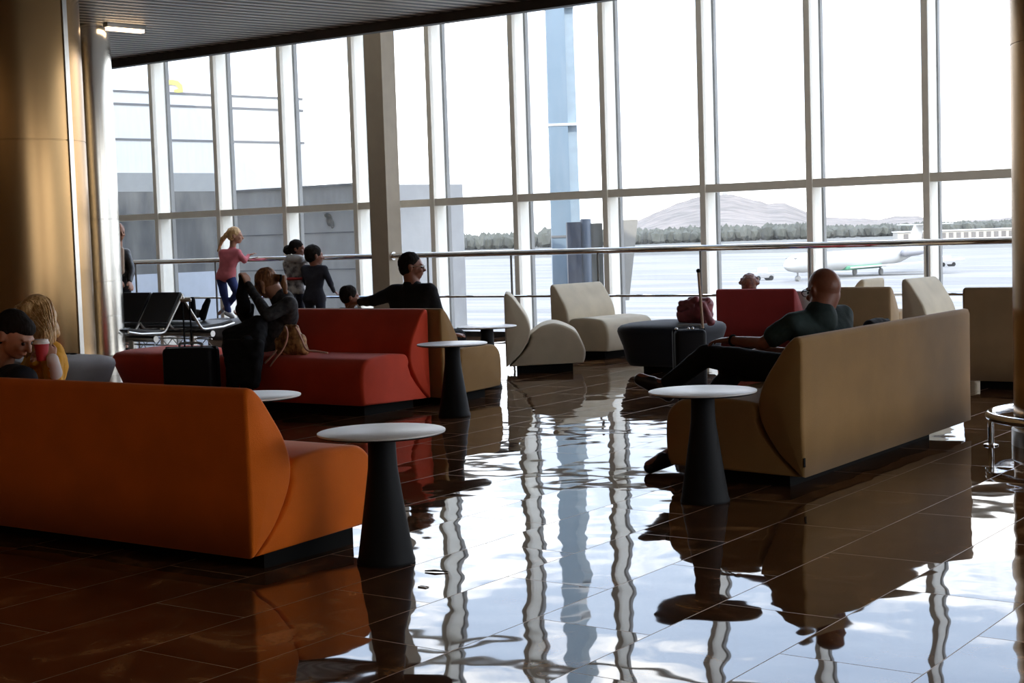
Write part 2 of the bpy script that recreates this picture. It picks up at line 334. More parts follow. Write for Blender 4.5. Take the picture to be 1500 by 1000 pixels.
# lamps in the lowered ceiling
M_tube = mat('lit tube', (1, 1, 1), emit=(1, .70, .42), es=4.2)
def tube_lamp(a, b, label, w=.035):
    a, b = Vector(a), Vector(b); t = thing('ceiling_lamp', label, 'lamp', ((a.x + b.x) / 2, (a.y + b.y) / 2, ZC - .04), math.atan2(b.y - a.y, b.x - a.x), 'linear lamps under the lowered ceiling'); h = (b - a).length / 2
    obj('housing', bx(-h - .02, h + .02, -w - .01, w + .01, 0.0, .04), M_alu, t); obj('diffuser', bx(-h, h, -w, w, -.03, 0.0), M_tube, t)
pa, pb = on_z(157, 44, ZC - .07), on_z(209, 48.5, ZC - .07)
tube_lamp(pa, pb, 'lit linear lamp under the dark plank ceiling beside the columns')
dv = (pb - pa); dv.z = 0; dv.normalize()
for X, Y in ((-9, 1.5), (-5, 1.0), (-1, 1.0), (3, 2.0), (-12, -2), (-7, -3), (-2.5, -3), (2, -3), (-9, -6), (-4, -6), (1, -6), (3, 6.5)):  # unseen lamp rows, added to light the hall from behind
    tube_lamp(Vector((X, Y, 0)) - dv * .9, Vector((X, Y, 0)) + dv * .9, 'unseen linear lamp added under the plank ceiling behind the viewer', .06)

# ================================================================== outside
GZ = -6.0
def line_hit(P, u, px, y=350):
    """distance t along P+t*u where the point appears in image column px"""
    lo, hi = 0, 200
    def col(t):
        q = P + u * t - CAM; return 750 + FPX * q.dot(_R) / q.dot(_F)
    for _ in range(60):
        m = (lo + hi) / 2
        if col(m) < px: lo = m
        else: hi = m
    return lo
def m_ground():
    m = mat('apron concrete', (.235, .225, .21), .8, col2=(.15, .145, .135), vscale=.06, stretch=(.5, 4, 1)); return m
struct('floor_apron', bx(-900, 900, -300, 420, GZ - .5, GZ), m_ground())
struct('floor_verge', bx(-2500, 2500, 420, 1500, GZ - .4, GZ + .02), mat('dry scrub ground', (.15, .145, .125), .9, col2=(.07, .072, .06), vscale=.03, stretch=(.3, 2.2, 1)))
M_conc = mat('weathered concrete', (.40, .395, .38), .85, col2=(.29, .285, .275), vscale=1.2, bump=.3, bscale=14, stretch=(1, 1, .4))
M_white = mat('white render', (.80, .80, .78), .7, var=.04, vscale=.6); M_line = mat('grey joint', (.16, .16, .16), .7)
u = Vector((math.sin(math.radians(12.7)), math.cos(math.radians(12.7)), 0)); nrm = Vector((u.y, -u.x, 0))
P0 = on_y(150, 350, 17.8); P0.z = 0; tw = line_hit(P0, u, 456)
def zat(x, y): # height on the wing wall seen at pixel
    t = line_hit(P0, u, x); p = P0 + u * t; d = (p - CAM).dot(_F); q = on_d(x, y, d); return q.z
wing_z = [zat(200, v) for v in (135.5, 154, 205, 253.5, 281, 402)]
wing = thing('building', 'white terminal wing with horizontal joints and dark window band, beyond the left glass', 'building', (P0.x, P0.y, GZ), math.atan2(u.y, u.x))
def wbox(name, a, b, z0, z1, out, m, th=.1):
    bm = BM(); box(bm, a, b, -out, -out + th, z0 - GZ, z1 - GZ); obj(name, bm, m, wing)
wbox('wall', -1, tw, GZ, wing_z[0], 0, M_white, 5)
for z in wing_z[:3]: wbox('joint', -1, tw, z - .02, z + .02, .012, M_line, .02)
t345 = line_hit(P0, u, 345)
wbox('fascia', -1, t345, wing_z[4], wing_z[3], .03, mat('pale grey panel', (.33, .34, .33), .7, var=.06), .05)
wbox('window_band', -1, t345 - .1, wing_z[5], wing_z[4], .02, mat('dark tinted glass', (.05, .055, .058), .3, col2=(.14, .14, .13), vscale=2, stretch=(1, 1, .3)), .04)
wbox('lower_panel', -1, t345, GZ, wing_z[5], .04, mat('blue white panel', (.42, .46, .52), .6, var=.06), .06)
tp = line_hit(P0, u, 445)
wbox('downpipe', tp - .03, tp + .03, GZ, wing_z[0] + .1, .08, M_line, .06)
# aircraft tail beyond the wing roof
Pt = on_d(262, 137, 60)
t = thing('aircraft_tail', 'grey aircraft tail with yellow emblem showing above the white wing', 'aircraft', (Pt.x, Pt.y, GZ), math.atan2(_R.y, _R.x))
def tl(x, y): q = on_d(x, y, 60) - Pt; return (q.dot(Vector((_R.x, _R.y, 0)).normalized()), Pt.z + q.z - GZ)
def plate(pts, th, m, name, par, off=0):
    bm = BM(); a = [bm.verts.new((x, -off, z)) for x, z in pts]; b = [bm.verts.new((x, -off + th, z)) for x, z in pts]; k = len(pts)
    bm.faces.new(a); bm.faces.new(b[::-1])
    for i in range(k): bm.faces.new((a[i], a[(i + 1) % k], b[(i + 1) % k], b[i]))
    return obj(name, bm, m, par)
xa, za = tl(234, 137)
plate([(xa, .0), (xa, za), tl(240, 116), tl(252, 106), tl(264, 113), tl(276, 122), tl(286, 129), tl(293, 138), (tl(293, 138)[0], 0)], .35, mat('fin grey', (.36, .33, .34), .5), 'fin', t)
arc = [(240, 122), (246, 118), (253, 117), (261, 119), (267, 125), (268, 135), (256, 136), (255, 132), (262, 130), (258, 125), (250, 124), (241, 127)]
plate([tl(*p) for p in arc], .04, mat('emblem yellow', (.72, .66, .10), .5), 'emblem', t, .03)
# concrete wall
A = on_y(346, 350, 18.6); B = on_y(529, 350, 18.6); A.z = B.z = 0; tc_ = line_hit(B, u, 684); Cc = B + u * tc_; ztop = on_y(430, 276, 18.6).z
cw = thing('concrete_wall', 'grey weathered concrete wall standing outside behind the children', 'wall', (A.x, A.y, GZ))
bm = BM(); box(bm, 0, B.x - A.x, 0, .3, 0, ztop - GZ); obj('wall_panel', bm, M_conc, cw)
bm = BM(); box(bm, 0, tc_, -.0, .3, 0, ztop - GZ, Matrix.Translation(B - A) @ Matrix.Rotation(math.atan2(u.y, u.x), 4, 'Z')); obj('wall_panel', bm, mat('pale concrete', (.46, .455, .44), .85, col2=(.37, .365, .355), vscale=1.2, bump=.3, bscale=14), cw)
bm = BM(); box(bm, -.02, B.x - A.x + .02, -.03, .33, ztop - GZ, ztop - GZ + .03); obj('coping', bm, M_line, cw)
for zz in (on_y(450, 342, 18.6).z, on_y(450, 395, 18.6).z):
    bm = BM(); box(bm, 0, B.x - A.x, -.006, .01, zz - GZ - .01, zz - GZ + .01); obj('joint', bm, mat('faint joint', (.12, .12, .125), .8), cw)
hp = on_y(483, 322, 18.6)
pt = blob('stain_patch', [ell((hp.x - A.x, -.01, hp.z - GZ), (.07, .02, .11)), ell((hp.x - A.x + .06, -.01, hp.z - GZ - .07), (.045, .02, .08)), ell((hp.x - A.x - .05, -.01, hp.z - GZ + .08), (.06, .02, .04))], .012, mat('rusty dirt', (.14, .12, .09), .9, col2=(.04, .04, .035), vscale=20), cw)

# pylon, cabinet and hopper of the boarding bridge
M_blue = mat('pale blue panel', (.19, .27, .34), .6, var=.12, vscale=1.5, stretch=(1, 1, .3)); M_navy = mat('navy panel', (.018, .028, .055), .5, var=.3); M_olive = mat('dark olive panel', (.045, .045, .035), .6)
D1 = 27.0; yw = math.atan2(_R.y, _R.x)
def vert_at(x, D): q = on_d(x, 380, D); return Vector((q.x, q.y, GZ))
q0 = vert_at(830, D1); py = thing('pylon', 'tall pale blue tapered pylon rising outside the glass', 'pylon', q0, yw); w0 = 21 / FPX * D1
def taper(name, x0, x1, x0t, x1t, y0, y1, z0, z1, m, par):
    bm = BM(); vs = [bm.verts.new(p) for p in ((x0, y0, z0), (x1, y0, z0), (x1, y1, z0), (x0, y1, z0), (x0t, y0, z1), (x1t, y0, z1), (x1t, y1, z1), (x0t, y1, z1))]
    for f in ((0, 3, 2, 1), (4, 5, 6, 7), (0, 1, 5, 4), (1, 2, 6, 5), (2, 3, 7, 6), (3, 0, 4, 7)): bm.faces.new([vs[i] for i in f])
    return obj(name, bm, m, par)
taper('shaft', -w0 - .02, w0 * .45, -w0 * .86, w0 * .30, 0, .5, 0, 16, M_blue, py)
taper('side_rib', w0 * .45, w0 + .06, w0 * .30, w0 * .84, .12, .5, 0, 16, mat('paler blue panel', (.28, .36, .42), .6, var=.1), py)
for y in (12, 183, 346):
    z = on_d(830, y, D1).z - GZ; bm = BM(); box(bm, -w0 - .0, w0 * 1.0, -.012, .4, z - .02, z + .02); obj('joint', bm, M_white if y != 346 else M_line, py)
q1 = vert_at(850, 25.5); s1 = 25.5 / FPX; eb = thing('equipment_cabinet', 'dark navy equipment block with a drum, beside the pale blue pylon', 'machine', q1, yw)
zt = on_d(850, 325, 25.5).z - GZ
bm = bx(-18 * s1, 2 * s1, 0, .5, 0, zt); obj('cabinet', bm, M_navy, eb)
bm = BM(); lathe(bm, [(8 * s1, 0), (8 * s1, zt + .03), (7 * s1, zt + .05)], 32, (10 * s1, .1)); obj('drum', bm, mat('blue black drum', (.04, .06, .09), .4), eb, auto=True)
obj('side_cabinet', bx(17 * s1, 34 * s1, .05, .5, 0, zt - .03), M_olive, eb)
q2 = vert_at(914, 26); s2 = 26 / FPX; hz = on_d(914, 322, 26).z - GZ; hl = on_d(914, 440, 26).z - GZ
hpz = thing('hopper', 'cream funnel-shaped casing on a thin leg outside, right of the navy block', 'machine', q2, yw)
taper('casing', -16 * s2, 6 * s2, -22 * s2, 22 * s2, 0, .8, hl, hz, mat('cream panel', (.30, .285, .25), .6, var=.08), hpz); obj('leg', bx(-10 * s2, -2 * s2, .2, .5, 0, hl), M_cap, hpz)

# trees, hill, distant buildings
def yh(x): return 371.75 - .0326 * x
random.seed(3); bm = BM()
for i in range(1500):
    x = random.uniform(640, 1560); D = random.uniform(950, 1080); c = on_d(x, yh(x), D); h = (random.uniform(7, 10.5) if x < 1200 else random.uniform(6, 8)) * (1.25 if 790 < x < 812 else 1)
    bmesh.ops.create_icosphere(bm, subdivisions=1, radius=1, matrix=Matrix.Translation((c.x, c.y, GZ + h * .5)) @ Matrix.Diagonal((random.uniform(1.8, 4.5), 3, h * .55, 1)))
for v in bm.verts: v.co += Vector((random.uniform(-.5, .5), random.uniform(-.5, .5), random.uniform(-.9, .9)))
tag(obj('tree_belt', bm, mat('hazy foliage', (.10, .104, .085), .9, var=.35, vscale=.08)), 'hazy belt of dark trees along the far side of the airfield', 'trees', kind='stuff')
PR = [(500, 350), (690, 348), (780, 347), (880, 343), (935, 325), (960, 313), (990, 301), (1023, 291.5), (1040, 289), (1052, 288), (1075, 287.5), (1100, 294), (1125, 300), (1150, 299), (1165, 305), (1185, 313), (1210, 319), (1260, 321), (1290, 323), (1310, 318), (1345, 318), (1380, 326), (1420, 324), (1478, 319), (1560, 315), (1700, 318)]
def prof(x):
    for (a, b), (c, d) in zip(PR, PR[1:]):
        if a <= x <= c: k = (x - a) / (c - a); return b + (d - b) * k
    return 340
bm = BM(); rows = []
for j in range(34):
    k = j / 33; D = 1150 + 2100 * k; row = []
    for i in range(240):
        x = 500 + i * 5; hm = (yh(x) - prof(x)) / FPX * 3250
        sm_ = (k * k * (3 - 2 * k)) ** .9; z = GZ + (hm + 7) * sm_
        c = on_d(x, yh(x), D); z += 9 * sm_ * (1 - .75 * k) * mnoise.noise(Vector((c.x / 90, c.y / 90, 0))) + 2.0 * mnoise.noise(Vector((c.x / 14, c.y / 14, 3))) * sm_
        row.append(bm.verts.new((c.x, c.y, z)))
    rows.append(row)
back = [bm.verts.new((v.co.x * 1.25, v.co.y * 1.25, GZ)) for v in rows[-1]]; rows.append(back)
for a, b in zip(rows, rows[1:]):
    for i in range(len(a) - 1): bm.faces.new((a[i], a[i + 1], b[i + 1], b[i]))
tag(obj('hill', bm, mat('pale hillside', (.215, .18, .155), .95, col2=(.115, .10, .085), vscale=.03, stretch=(1, 1, 1)), smooth=True), 'pale rounded hill on the horizon beyond the runway', 'hill')
bm = BM(); hq = on_d(1062, 288, 3245)
top = thing('lookout_building', 'tiny building on the summit of the pale hill', 'building', hq); obj('walls', bx(-14, 14, -6, 6, -3, 4), M_conc, top); obj('tower', bx(-4, 4, -4, 4, 4, 9), M_conc, top)
for i in range(14):
    x = 1408 + i * 5.6 + random.uniform(-1.5, 1.5); c = on_d(x, prof(x) + random.uniform(-1, 3), 3150)
    h = thing('house', 'small white house on the far ridge at the right', 'building', c, 0, 'white houses on the far ridge'); obj('walls', bx(-2.3, 2.3, -2.3, 2.3, -5, 3.5), M_white, h)
tb = on_d(1400, 350, 640); s3 = 640 / FPX
t = thing('terminal_building', 'long low building with a row of dark openings across the airfield', 'building', (tb.x, tb.y, GZ), yw); zt = 7.3 - (338 - yh(1400)) * s3
obj('wall', bx(-85 * s3, 180 * s3, 0, 8, 0, zt), mat('sandy wall', (.42, .39, .34), .8), t); obj('roof', bx(-86 * s3, 181 * s3, -.5, 9, zt, zt + .5), M_white, t)
for i in range(20): obj('opening', bx(-76 * s3 + i * 11 * s3, -69.5 * s3 + i * 11 * s3, -.15, .1, .8, zt - .7), mat('shadowed opening', (.17, .155, .14), .8), t)

# airliner
nz_, tz_ = on_d(1150, 387, 205), on_d(1352, 352, 238); nz_.z = tz_.z = -3.55; ax = (tz_ - nz_); LP = ax.length; rz = math.atan2(ax.y, ax.x)
air = thing('airliner', 'white T-tailed airliner with green belly parked on the apron', 'aircraft', (nz_.x, nz_.y, GZ), rz); CZ = nz_.z - GZ
bm = BM(); prf = [(0, .05, -.35), (.5, .55, -.25), (1.4, .95, -.12), (3, 1.28, 0), (5, 1.36, 0), (LP * .68, 1.36, 0), (LP * .8, 1.15, .25), (LP * .92, .65, .75), (LP, .15, 1.15)]; rings = []
for x, r, dz in prf: rings.append([bm.verts.new((x, r * math.cos(a * math.pi / 14), CZ + dz + r * math.sin(a * math.pi / 14))) for a in range(28)])
for a, b in zip(rings, rings[1:]):
    for k in range(28): bm.faces.new((a[k], a[(k + 1) % 28], b[(k + 1) % 28], b[k]))
bm.faces.new(rings[0]); bm.faces.new(rings[-1]); M_air = mat('aircraft white', (.46, .46, .44), .45); obj('fuselage', bm, M_air, air, smooth=True)
def wingp(name, pts, th, m): 
    bm = BM(); a = [bm.verts.new(p) for p in pts]; b = [bm.verts.new((p[0], p[1], p[2] - th)) for p in pts]; k = len(pts); bm.faces.new(a); bm.faces.new(b[::-1])
    for i in range(k): bm.faces.new((a[i], b[i], b[(i + 1) % k], a[(i + 1) % k]))
    return obj(name, bm, m, air)
for s in (-1, 1):
    wingp('wing', [(LP * .38, s * 1.0, CZ - 1.0), (LP * .60, s * 1.0, CZ - 1.0), (LP * .72, s * 12, CZ - .3), (LP * .66, s * 12.3, CZ - .3)], .22, M_air)
    wingp('tailplane', [(LP * .93, 0, 7.25), (LP * 1.0, 0, 7.25), (LP * 1.04, s * 4.3, 7.3), (LP * 1.0, s * 4.4, 7.3)], .14, M_air)
    bm = BM(); tube(bm, [(LP * .74, s * 2.0, CZ + .6), (LP * .76, s * 2.0, CZ + .6), (LP * .86, s * 2.0, CZ + .65), (LP * .9, s * 2.0, CZ + .65)], [.5, .65, .6, .42], 20); obj('engine', bm, mat('engine grey', (.25, .25, .27), .4), air, smooth=True)
    bm = BM(); lathe(bm, [(.50, -.16), (.50, .16)], 20)
    for v in bm.verts: v.co = Vector((v.co.x + LP * .56, v.co.z + s * 2.1, v.co.y + .5))
    box(bm, LP * .56 - .1, LP * .56 + .1, s * 2.0 - .1, s * 2.0 + .1, .5, CZ - 1.0); obj('main_gear', bm, M_cap, air)
bm = BM(); f0 = [(LP * .86, CZ + 1.0), (LP * .97, CZ + 1.3), (LP * 1.0, 7.2), (LP * .935, 7.2)]
for s in (-.16, .16): bm.verts.ensure_lookup_table(); [bm.verts.new((x, s, z)) for x, z in f0]
bm.verts.ensure_lookup_table(); v = bm.verts; bm.faces.new(v[0:4]); bm.faces.new(v[4:8][::-1])
for i in range(4): bm.faces.new((v[i], v[(i + 1) % 4], v[4 + (i + 1) % 4], v[4 + i]))
obj('fin', bm, M_air, air)
obj('belly_fairing', bev(bx(LP * .36, LP * .62, -1.15, 1.15, CZ - 1.45, CZ - .75), .25, 3), mat('airline green', (.06, .26, .14), .5), air)
bm = BM(); lathe(bm, [(.36, -.25), (.36, .25)], 20)
for v in bm.verts: v.co = Vector((v.co.x + 3.4, v.co.z, v.co.y + .36))
box(bm, 3.32, 3.48, -.08, .08, .4, CZ - 1.2); obj('nose_gear', bm, M_cap, air)
obj('cockpit_window', bx(1.5, 2.3, -.75, .75, CZ + .55, CZ + .8), M_cap, air)
def cart(x, y, D, label):
    q = on_d(x, y, D); c = thing('ground_vehicle', label, 'vehicle', (q.x, q.y, GZ), yw + .3)
    obj('body', bev(bx(-1.5, 1.5, -.7, .7, .35, 1.0), .1), mat('vehicle grey', (.30, .30, .30), .5), c); obj('cab', bev(bx(-.5, .6, -.6, .6, 1.0, 1.8), .12), M_white, c)
    for a in (-1, 1):
        bm = BM(); tube(bm, [(a, -.75, .35), (a, .75, .35)], .35, 16); obj('wheel', bm, M_plinth, c, auto=True)
cart(1117, 405, 215, 'small service vehicle parked in front of the airliner nose'); cart(1386, 392, 255, 'small service vehicle on the apron behind the airliner')

# ================================================================== furniture
def seat_unit(name, label, cat, origin, rz, Lx, m, D=.76, H=.765, hump=False, group=None, base=(.10, .10, .10, .12), care=False, seatH=.435):
    k = H / .70; t = thing(name, label, cat, (origin[0], origin[1], 0), rz, group); z0 = .066
    top = [(0, z0), (.0, .30 * k), (0, .672 * k), (.008, .694 * k), (.028, .700 * k)]
    cur = catmull([(.045, .695 * k), (.085, .660 * k), (.140, .590 * k), (.205, .50 * k), (.240, .41 * k), (.238, .335 * k), (.205, .26 * k), (.135, .165 * k), (.06, .10 * k), (.012, .068)], 4)
    obj('backrest', prism(BM(), top + [tuple(p) for p in cur], 0, Lx, .006, er=.022), m, t, smooth=True)
    sw = Lx - .012; s = seatH
    if hump: cv = catmull([(.235, .365), (.28, .40), (.36, s + .03), (.47, s + .05), (.58, s + .02), (.68, s - .04), (D - .03, s - .13), (D, s - .22), (D - .004, .13), (D - .02, .085)], 4)
    else: cv = catmull([(.235, .37), (.255, s - .02), (.30, s), (.45, s + .012), (D - .13, s + .002), (D - .06, s - .02), (D - .012, s - .075), (D + .004, s - .16), (D + .0, .14), (D - .02, .085)], 4)
    seam = [(.03, z0), (.075, .105), (.15, .18), (.215, .26), (.246, .34)]
    obj('seat', prism(BM(), seam + [tuple(p) for p in cv], .006, Lx - .006, .006, er=.03), m, t, smooth=True)
    obj('plinth', bx(base[0], Lx - base[1], base[2], D - base[3], 0, z0 + .02), M_plinth, t)
    if care: obj('care_label', bx(.0, .018, -.004, .0, .12, .165), M_plinth, t)['label'] = 'small dark care label'
    return t
seat_unit('sofa', 'long bright orange sofa in the left foreground, seen from behind', 'sofa', (-4.285 - 2.6, 4.20), 0, 2.6, M_orange, D=.76, base=(.1, .06, .12, .10), H=.742)
seat_unit('sofa', 'khaki tan sofa at right with the bald man on it', 'sofa', (-3.155, 6.86), math.pi / 2, 2.49, M_khaki, D=.78, base=(.10, .42, .12, .14), care=True)
seat_unit('sofa', 'red sofa facing the viewer with the woman and gold backpack', 'sofa', (-7.385, 9.235), math.pi, 1.62, M_red, D=.80)
seat_unit('sofa', 'mustard tan sofa set back to back behind the red sofa', 'sofa', (-7.285 - 1.6, 9.265), 0, 1.6, M_khaki, D=.80)
def facing(v, corner, Lx):
    v = Vector(v).normalized(); rz = math.atan2(-v.x, v.y); ex = Vector((math.cos(rz), math.sin(rz), 0)); return rz, (corner[0] - ex.x * Lx, corner[1] - ex.y * Lx)
rz, o = facing((.82, .57, 0), (-8.42, 11.69), .66); seat_unit('lounge_chair', 'cream lounge chair in profile beside the small table near the glass', 'chair', o, rz, .66, M_cream, D=.76, hump=True, seatH=.42)
rz, o = facing((.97, -.14, 0), (-9.06, 13.42), .80); seat_unit('lounge_chair', 'cream lounge chair nearest the blue pylon, turned to the right', 'chair', o, rz, .80, M_cream, D=.78, H=.78, seatH=.42)
Y1 = 14.35; a, b = on_y(1048, 424, Y1), on_y(1163, 422, Y1); HR = (a.z + b.z) / 2
seat_unit('lounge_chair', 'dark red lounge chair seen from behind beyond the bald man', 'chair', (a.x, Y1), 0, b.x - a.x, M_dred, H=HR)
Y2 = 14.3; a, b = on_y(1236, 420, Y2), on_y(1304, 420, Y2)
seat_unit('lounge_chair', 'tan lounge chair seen from behind to the right of the bald head', 'chair', (a.x - .15, Y2), 0, b.x - a.x + .15, M_tan, H=(a.z + b.z) / 2)
q = on_y(1290, 408, 15.15); rz, o = facing((-1, .05, 0), (q.x, 15.15), .4); seat_unit('lounge_chair', 'cream lounge chair mostly hidden behind the tan chair back', 'chair', o, rz, .5, M_cream, H=q.z + .01, D=.55)
q = on_y(1320, 410, 13.2); rz, o = facing((.97, -.10, 0), (q.x, 13.2), .62); seat_unit('lounge_chair', 'pale cream lounge chair seen above the far end of the khaki sofa', 'chair', o, rz, .62, M_cream, H=q.z + .01, D=.7)
a, b = on_z(1411, 557, .066), on_z(1490, 558, .066); q = on_y(1411, 421, a.y); seat_unit('lounge_chair', 'tan lounge chair seen from behind beside the right-hand column', 'chair', (a.x, a.y), 0, .75, M_tan, H=q.z)
q = on_y(1180, 428, 14.9); tag(obj('litter_bin', lathe(BM(), [(.10, 0), (.12, .02), (.12, q.z - .02), (.11, q.z + .02)], 24, (q.x, 14.85)), mat('bin grey', (.30, .31, .31), .5), auto=True), 'slim grey bin by the handrail, just left of the bald head', 'bin')

def pouf(c, R, h, m, label, k=.72):
    bm = BM(); pr = [(k, .06), (k + .06, .10), (.90, .24), (.985, h - .09), (1.0, h - .06), (.985, h - .03), (.93, h - .008), (.8, h + .008), (.5, h + .02), (.15, h + .025)]; rings = []; n = 64
    for s, z in pr:
        ring = []
        for i in range(n):
            a = i * 2 * math.pi / n; ca, sa = math.cos(a), math.sin(a); e = 3.2; r = R * s / ((abs(ca) ** e + abs(sa) ** e) ** (1 / e)); ring.append(bm.verts.new((r * ca, r * sa, z)))
        rings.append(ring)
    for a, b in zip(rings, rings[1:]):
        for i in range(n): bm.faces.new((a[i], a[(i + 1) % n], b[(i + 1) % n], b[i]))
    bm.faces.new(rings[0][::-1]); bm.faces.new(rings[-1]); t = thing('pouf', label, 'pouf', (c.x, c.y, 0))
    obj('cushion', bm, m, t, smooth=True); obj('foot', lathe(BM(), [(R * .6, 0), (R * .6, .07)], 40), M_plinth, t, auto=True); return t
q = on_y(250, 540, 8.85); pouf(q, .42, .435, M_red, 'red pouf behind the black suitcase at left')
q = on_y(78, 545, 7.9); pouf(q, .44, .43, M_grey, 'grey pouf beside the blonde woman at left')
q = on_y(985, 510, 12.5); pouf(q, .46, .445, M_bpouf, 'black pouf with a maroon bag on it, left of the dark red chair', .78)

def table(bx_, by_, label):
    c = on_z(bx_, by_, 0); t = thing('side_table', label, 'table', (c.x, c.y, 0), 0, 'round white side tables')
    bm = BM(); lathe(bm, [(.11, .515), (.246, .522), (.2575, .5265), (.2585, .529)], 72); obj('table_edge', bm, M_tped, t, auto=True)
    obj('tabletop', lathe(BM(), [(.258, .529), (.2595, .531), (.259, .5365), (.257, .5375)], 72), M_ttop, t, auto=True)
    pr = [(.117, 0), (.119, .006), (.1185, .012)] + [(.060 + .057 * (1 - z / .39) ** 1.05, z) for z in (.03, .08, .14, .20, .26, .32, .36)] + [(.0600, .39), (.0575, .44), (.056, .517)]
    obj('pedestal', lathe(BM(), pr, 64), M_tped, t, auto=True); return t
table(566, 823, 'round white side table on a black cone foot in front of the orange sofa'); table(666, 609, 'round white side table beside the red sofa')
table(1033, 734, 'round white side table at the near end of the khaki sofa')

def table_top(px, py_, label):
    q = on_z(px, py_, .537); p = Vector((q.x, q.y, 0)); q2 = p - CAM; D = q2.dot(_F); table(750 + FPX * q2.dot(_R) / D, 500 - FPX * q2.dot(_U) / D, label)
table_top(713, 477.5, 'round white side table between the red sofa and the cream chair'); table_top(366, 579, 'round white side table partly hidden behind the orange sofa end')

# ================================================================== beam seating
def beam_bench(c, rz, n, label, w=.48):
    t = thing('beam_seating', label, 'bench', c, rz, None)
    pr = [(0, .30, .80), (0, .25, .72), (0, .05, .44), (0, .015, .405), (0, -.03, .395), (0, -.30, .405), (0, -.47, .435)]
    for i in range(n + 1):
        x = -i * w; bm = BM(); tube(bm, [(x, p[1], p[2]) for p in pr], .013, 8); obj('side_frame', bm, M_alu, t, auto=True)
    for i in range(n):
        x0, x1 = -i * w - .022, -(i + 1) * w + .022
        obj('back_pad', bev(prism(BM(), [(.305, .81), (.25, .715), (.10, .50), (.075, .505), (.22, .73), (.28, .82)], x1, x0, 0, 4, .008), .001, 1), M_dark, t, auto=True)
        obj('seat_pad', prism(BM(), [(.02, .405), (-.30, .418), (-.46, .447), (-.475, .465), (-.44, .475), (-.30, .452), (.0, .43)], x1, x0, 0, 4, .008), M_dark, t, auto=True)
    obj('beam', tube(BM(), [(.02, -.12, .34), (-n * w - .02, -.12, .34)], .035, 14), M_alu, t, auto=True)
    bm = BM(); a = 0
    tube(bm, [(0, -.12, .20), (-n * w, -.12, .20)], .008, 6); tube(bm, [(0, -.12, .28), (-n * w, -.12, .28)], .008, 6)
    k = int(n * w / .09)
    tube(bm, [(-i * n * w / k, -.12, .20 if i % 2 else .28) for i in range(k + 1)], .006, 6); obj('truss', bm, M_alu, t)
    for x in (-.35, -n * w + .3): 
        bm = BM(); box(bm, x - .035, x + .035, -.15, -.09, .02, .33); box(bm, x - .03, x + .03, -.38, .14, 0, .03); obj('leg', bev(bm, .006, 1), M_alu, t)
    return t
q = on_z(239, 487, .40)
beam_bench((q.x, q.y, 0), 0, 4, 'row of black beam seats facing the viewer beyond the red pouf')
beam_bench((q.x - 4 * .48, q.y + .58, 0), math.pi, 4, 'row of black beam seats facing the glass, back to back with the nearer row')
BQ = q.copy()

# ================================================================== people
def hand(pr, wr, d, n, s=1, curl=.35, spread=1, fr=.0085):
    d = Vector(d).normalized(); n = Vector(n).normalized(); n = (n - d * n.dot(d)).normalized(); sd = d.cross(n)
    k = [wr + d * .085 * s + sd * o * s for o in (-.032, -.011, .011, .031)]
    pr.append(hull((wr, .019 * s), (wr + d * .03 * s + sd * .018 * s, .014 * s), (wr + d * .03 * s - sd * .018 * s, .014 * s), (k[0], .011 * s), (k[3], .011 * s)))
    for i, (kk, l) in enumerate(zip(k, (.062, .075, .070, .055))):
        p = kk; a = curl * .6; dd = (d + sd * (i - 1.5) * .07 * spread).normalized()
        for j, f in enumerate((.46, .30, .24)):
            v = dd * math.cos(a) + n * math.sin(a); q_ = p + v * l * f * s * 1.05; pr.append(cap(p, q_, fr * s * (1 - .08 * j), fr * s * (.93 - .08 * j))); p = q_; a += curl
    b = wr + d * .03 * s - sd * .026 * s; m_ = b + (d * .035 - sd * .030 + n * .012) * s; e_ = m_ + (d * .030 - sd * .006 + n * .012) * s
    pr += [cap(b, m_, .014 * s, .011 * s), cap(m_, e_, .0105 * s, .0085 * s)]
def head_frame(f, up=(0, 0, 1)):
    f = Vector(f).normalized(); u_ = Vector(up); u_ = (u_ - f * u_.dot(f)).normalized(); l = u_.cross(f); return f, l, u_, Matrix((l, f, u_)).transposed()
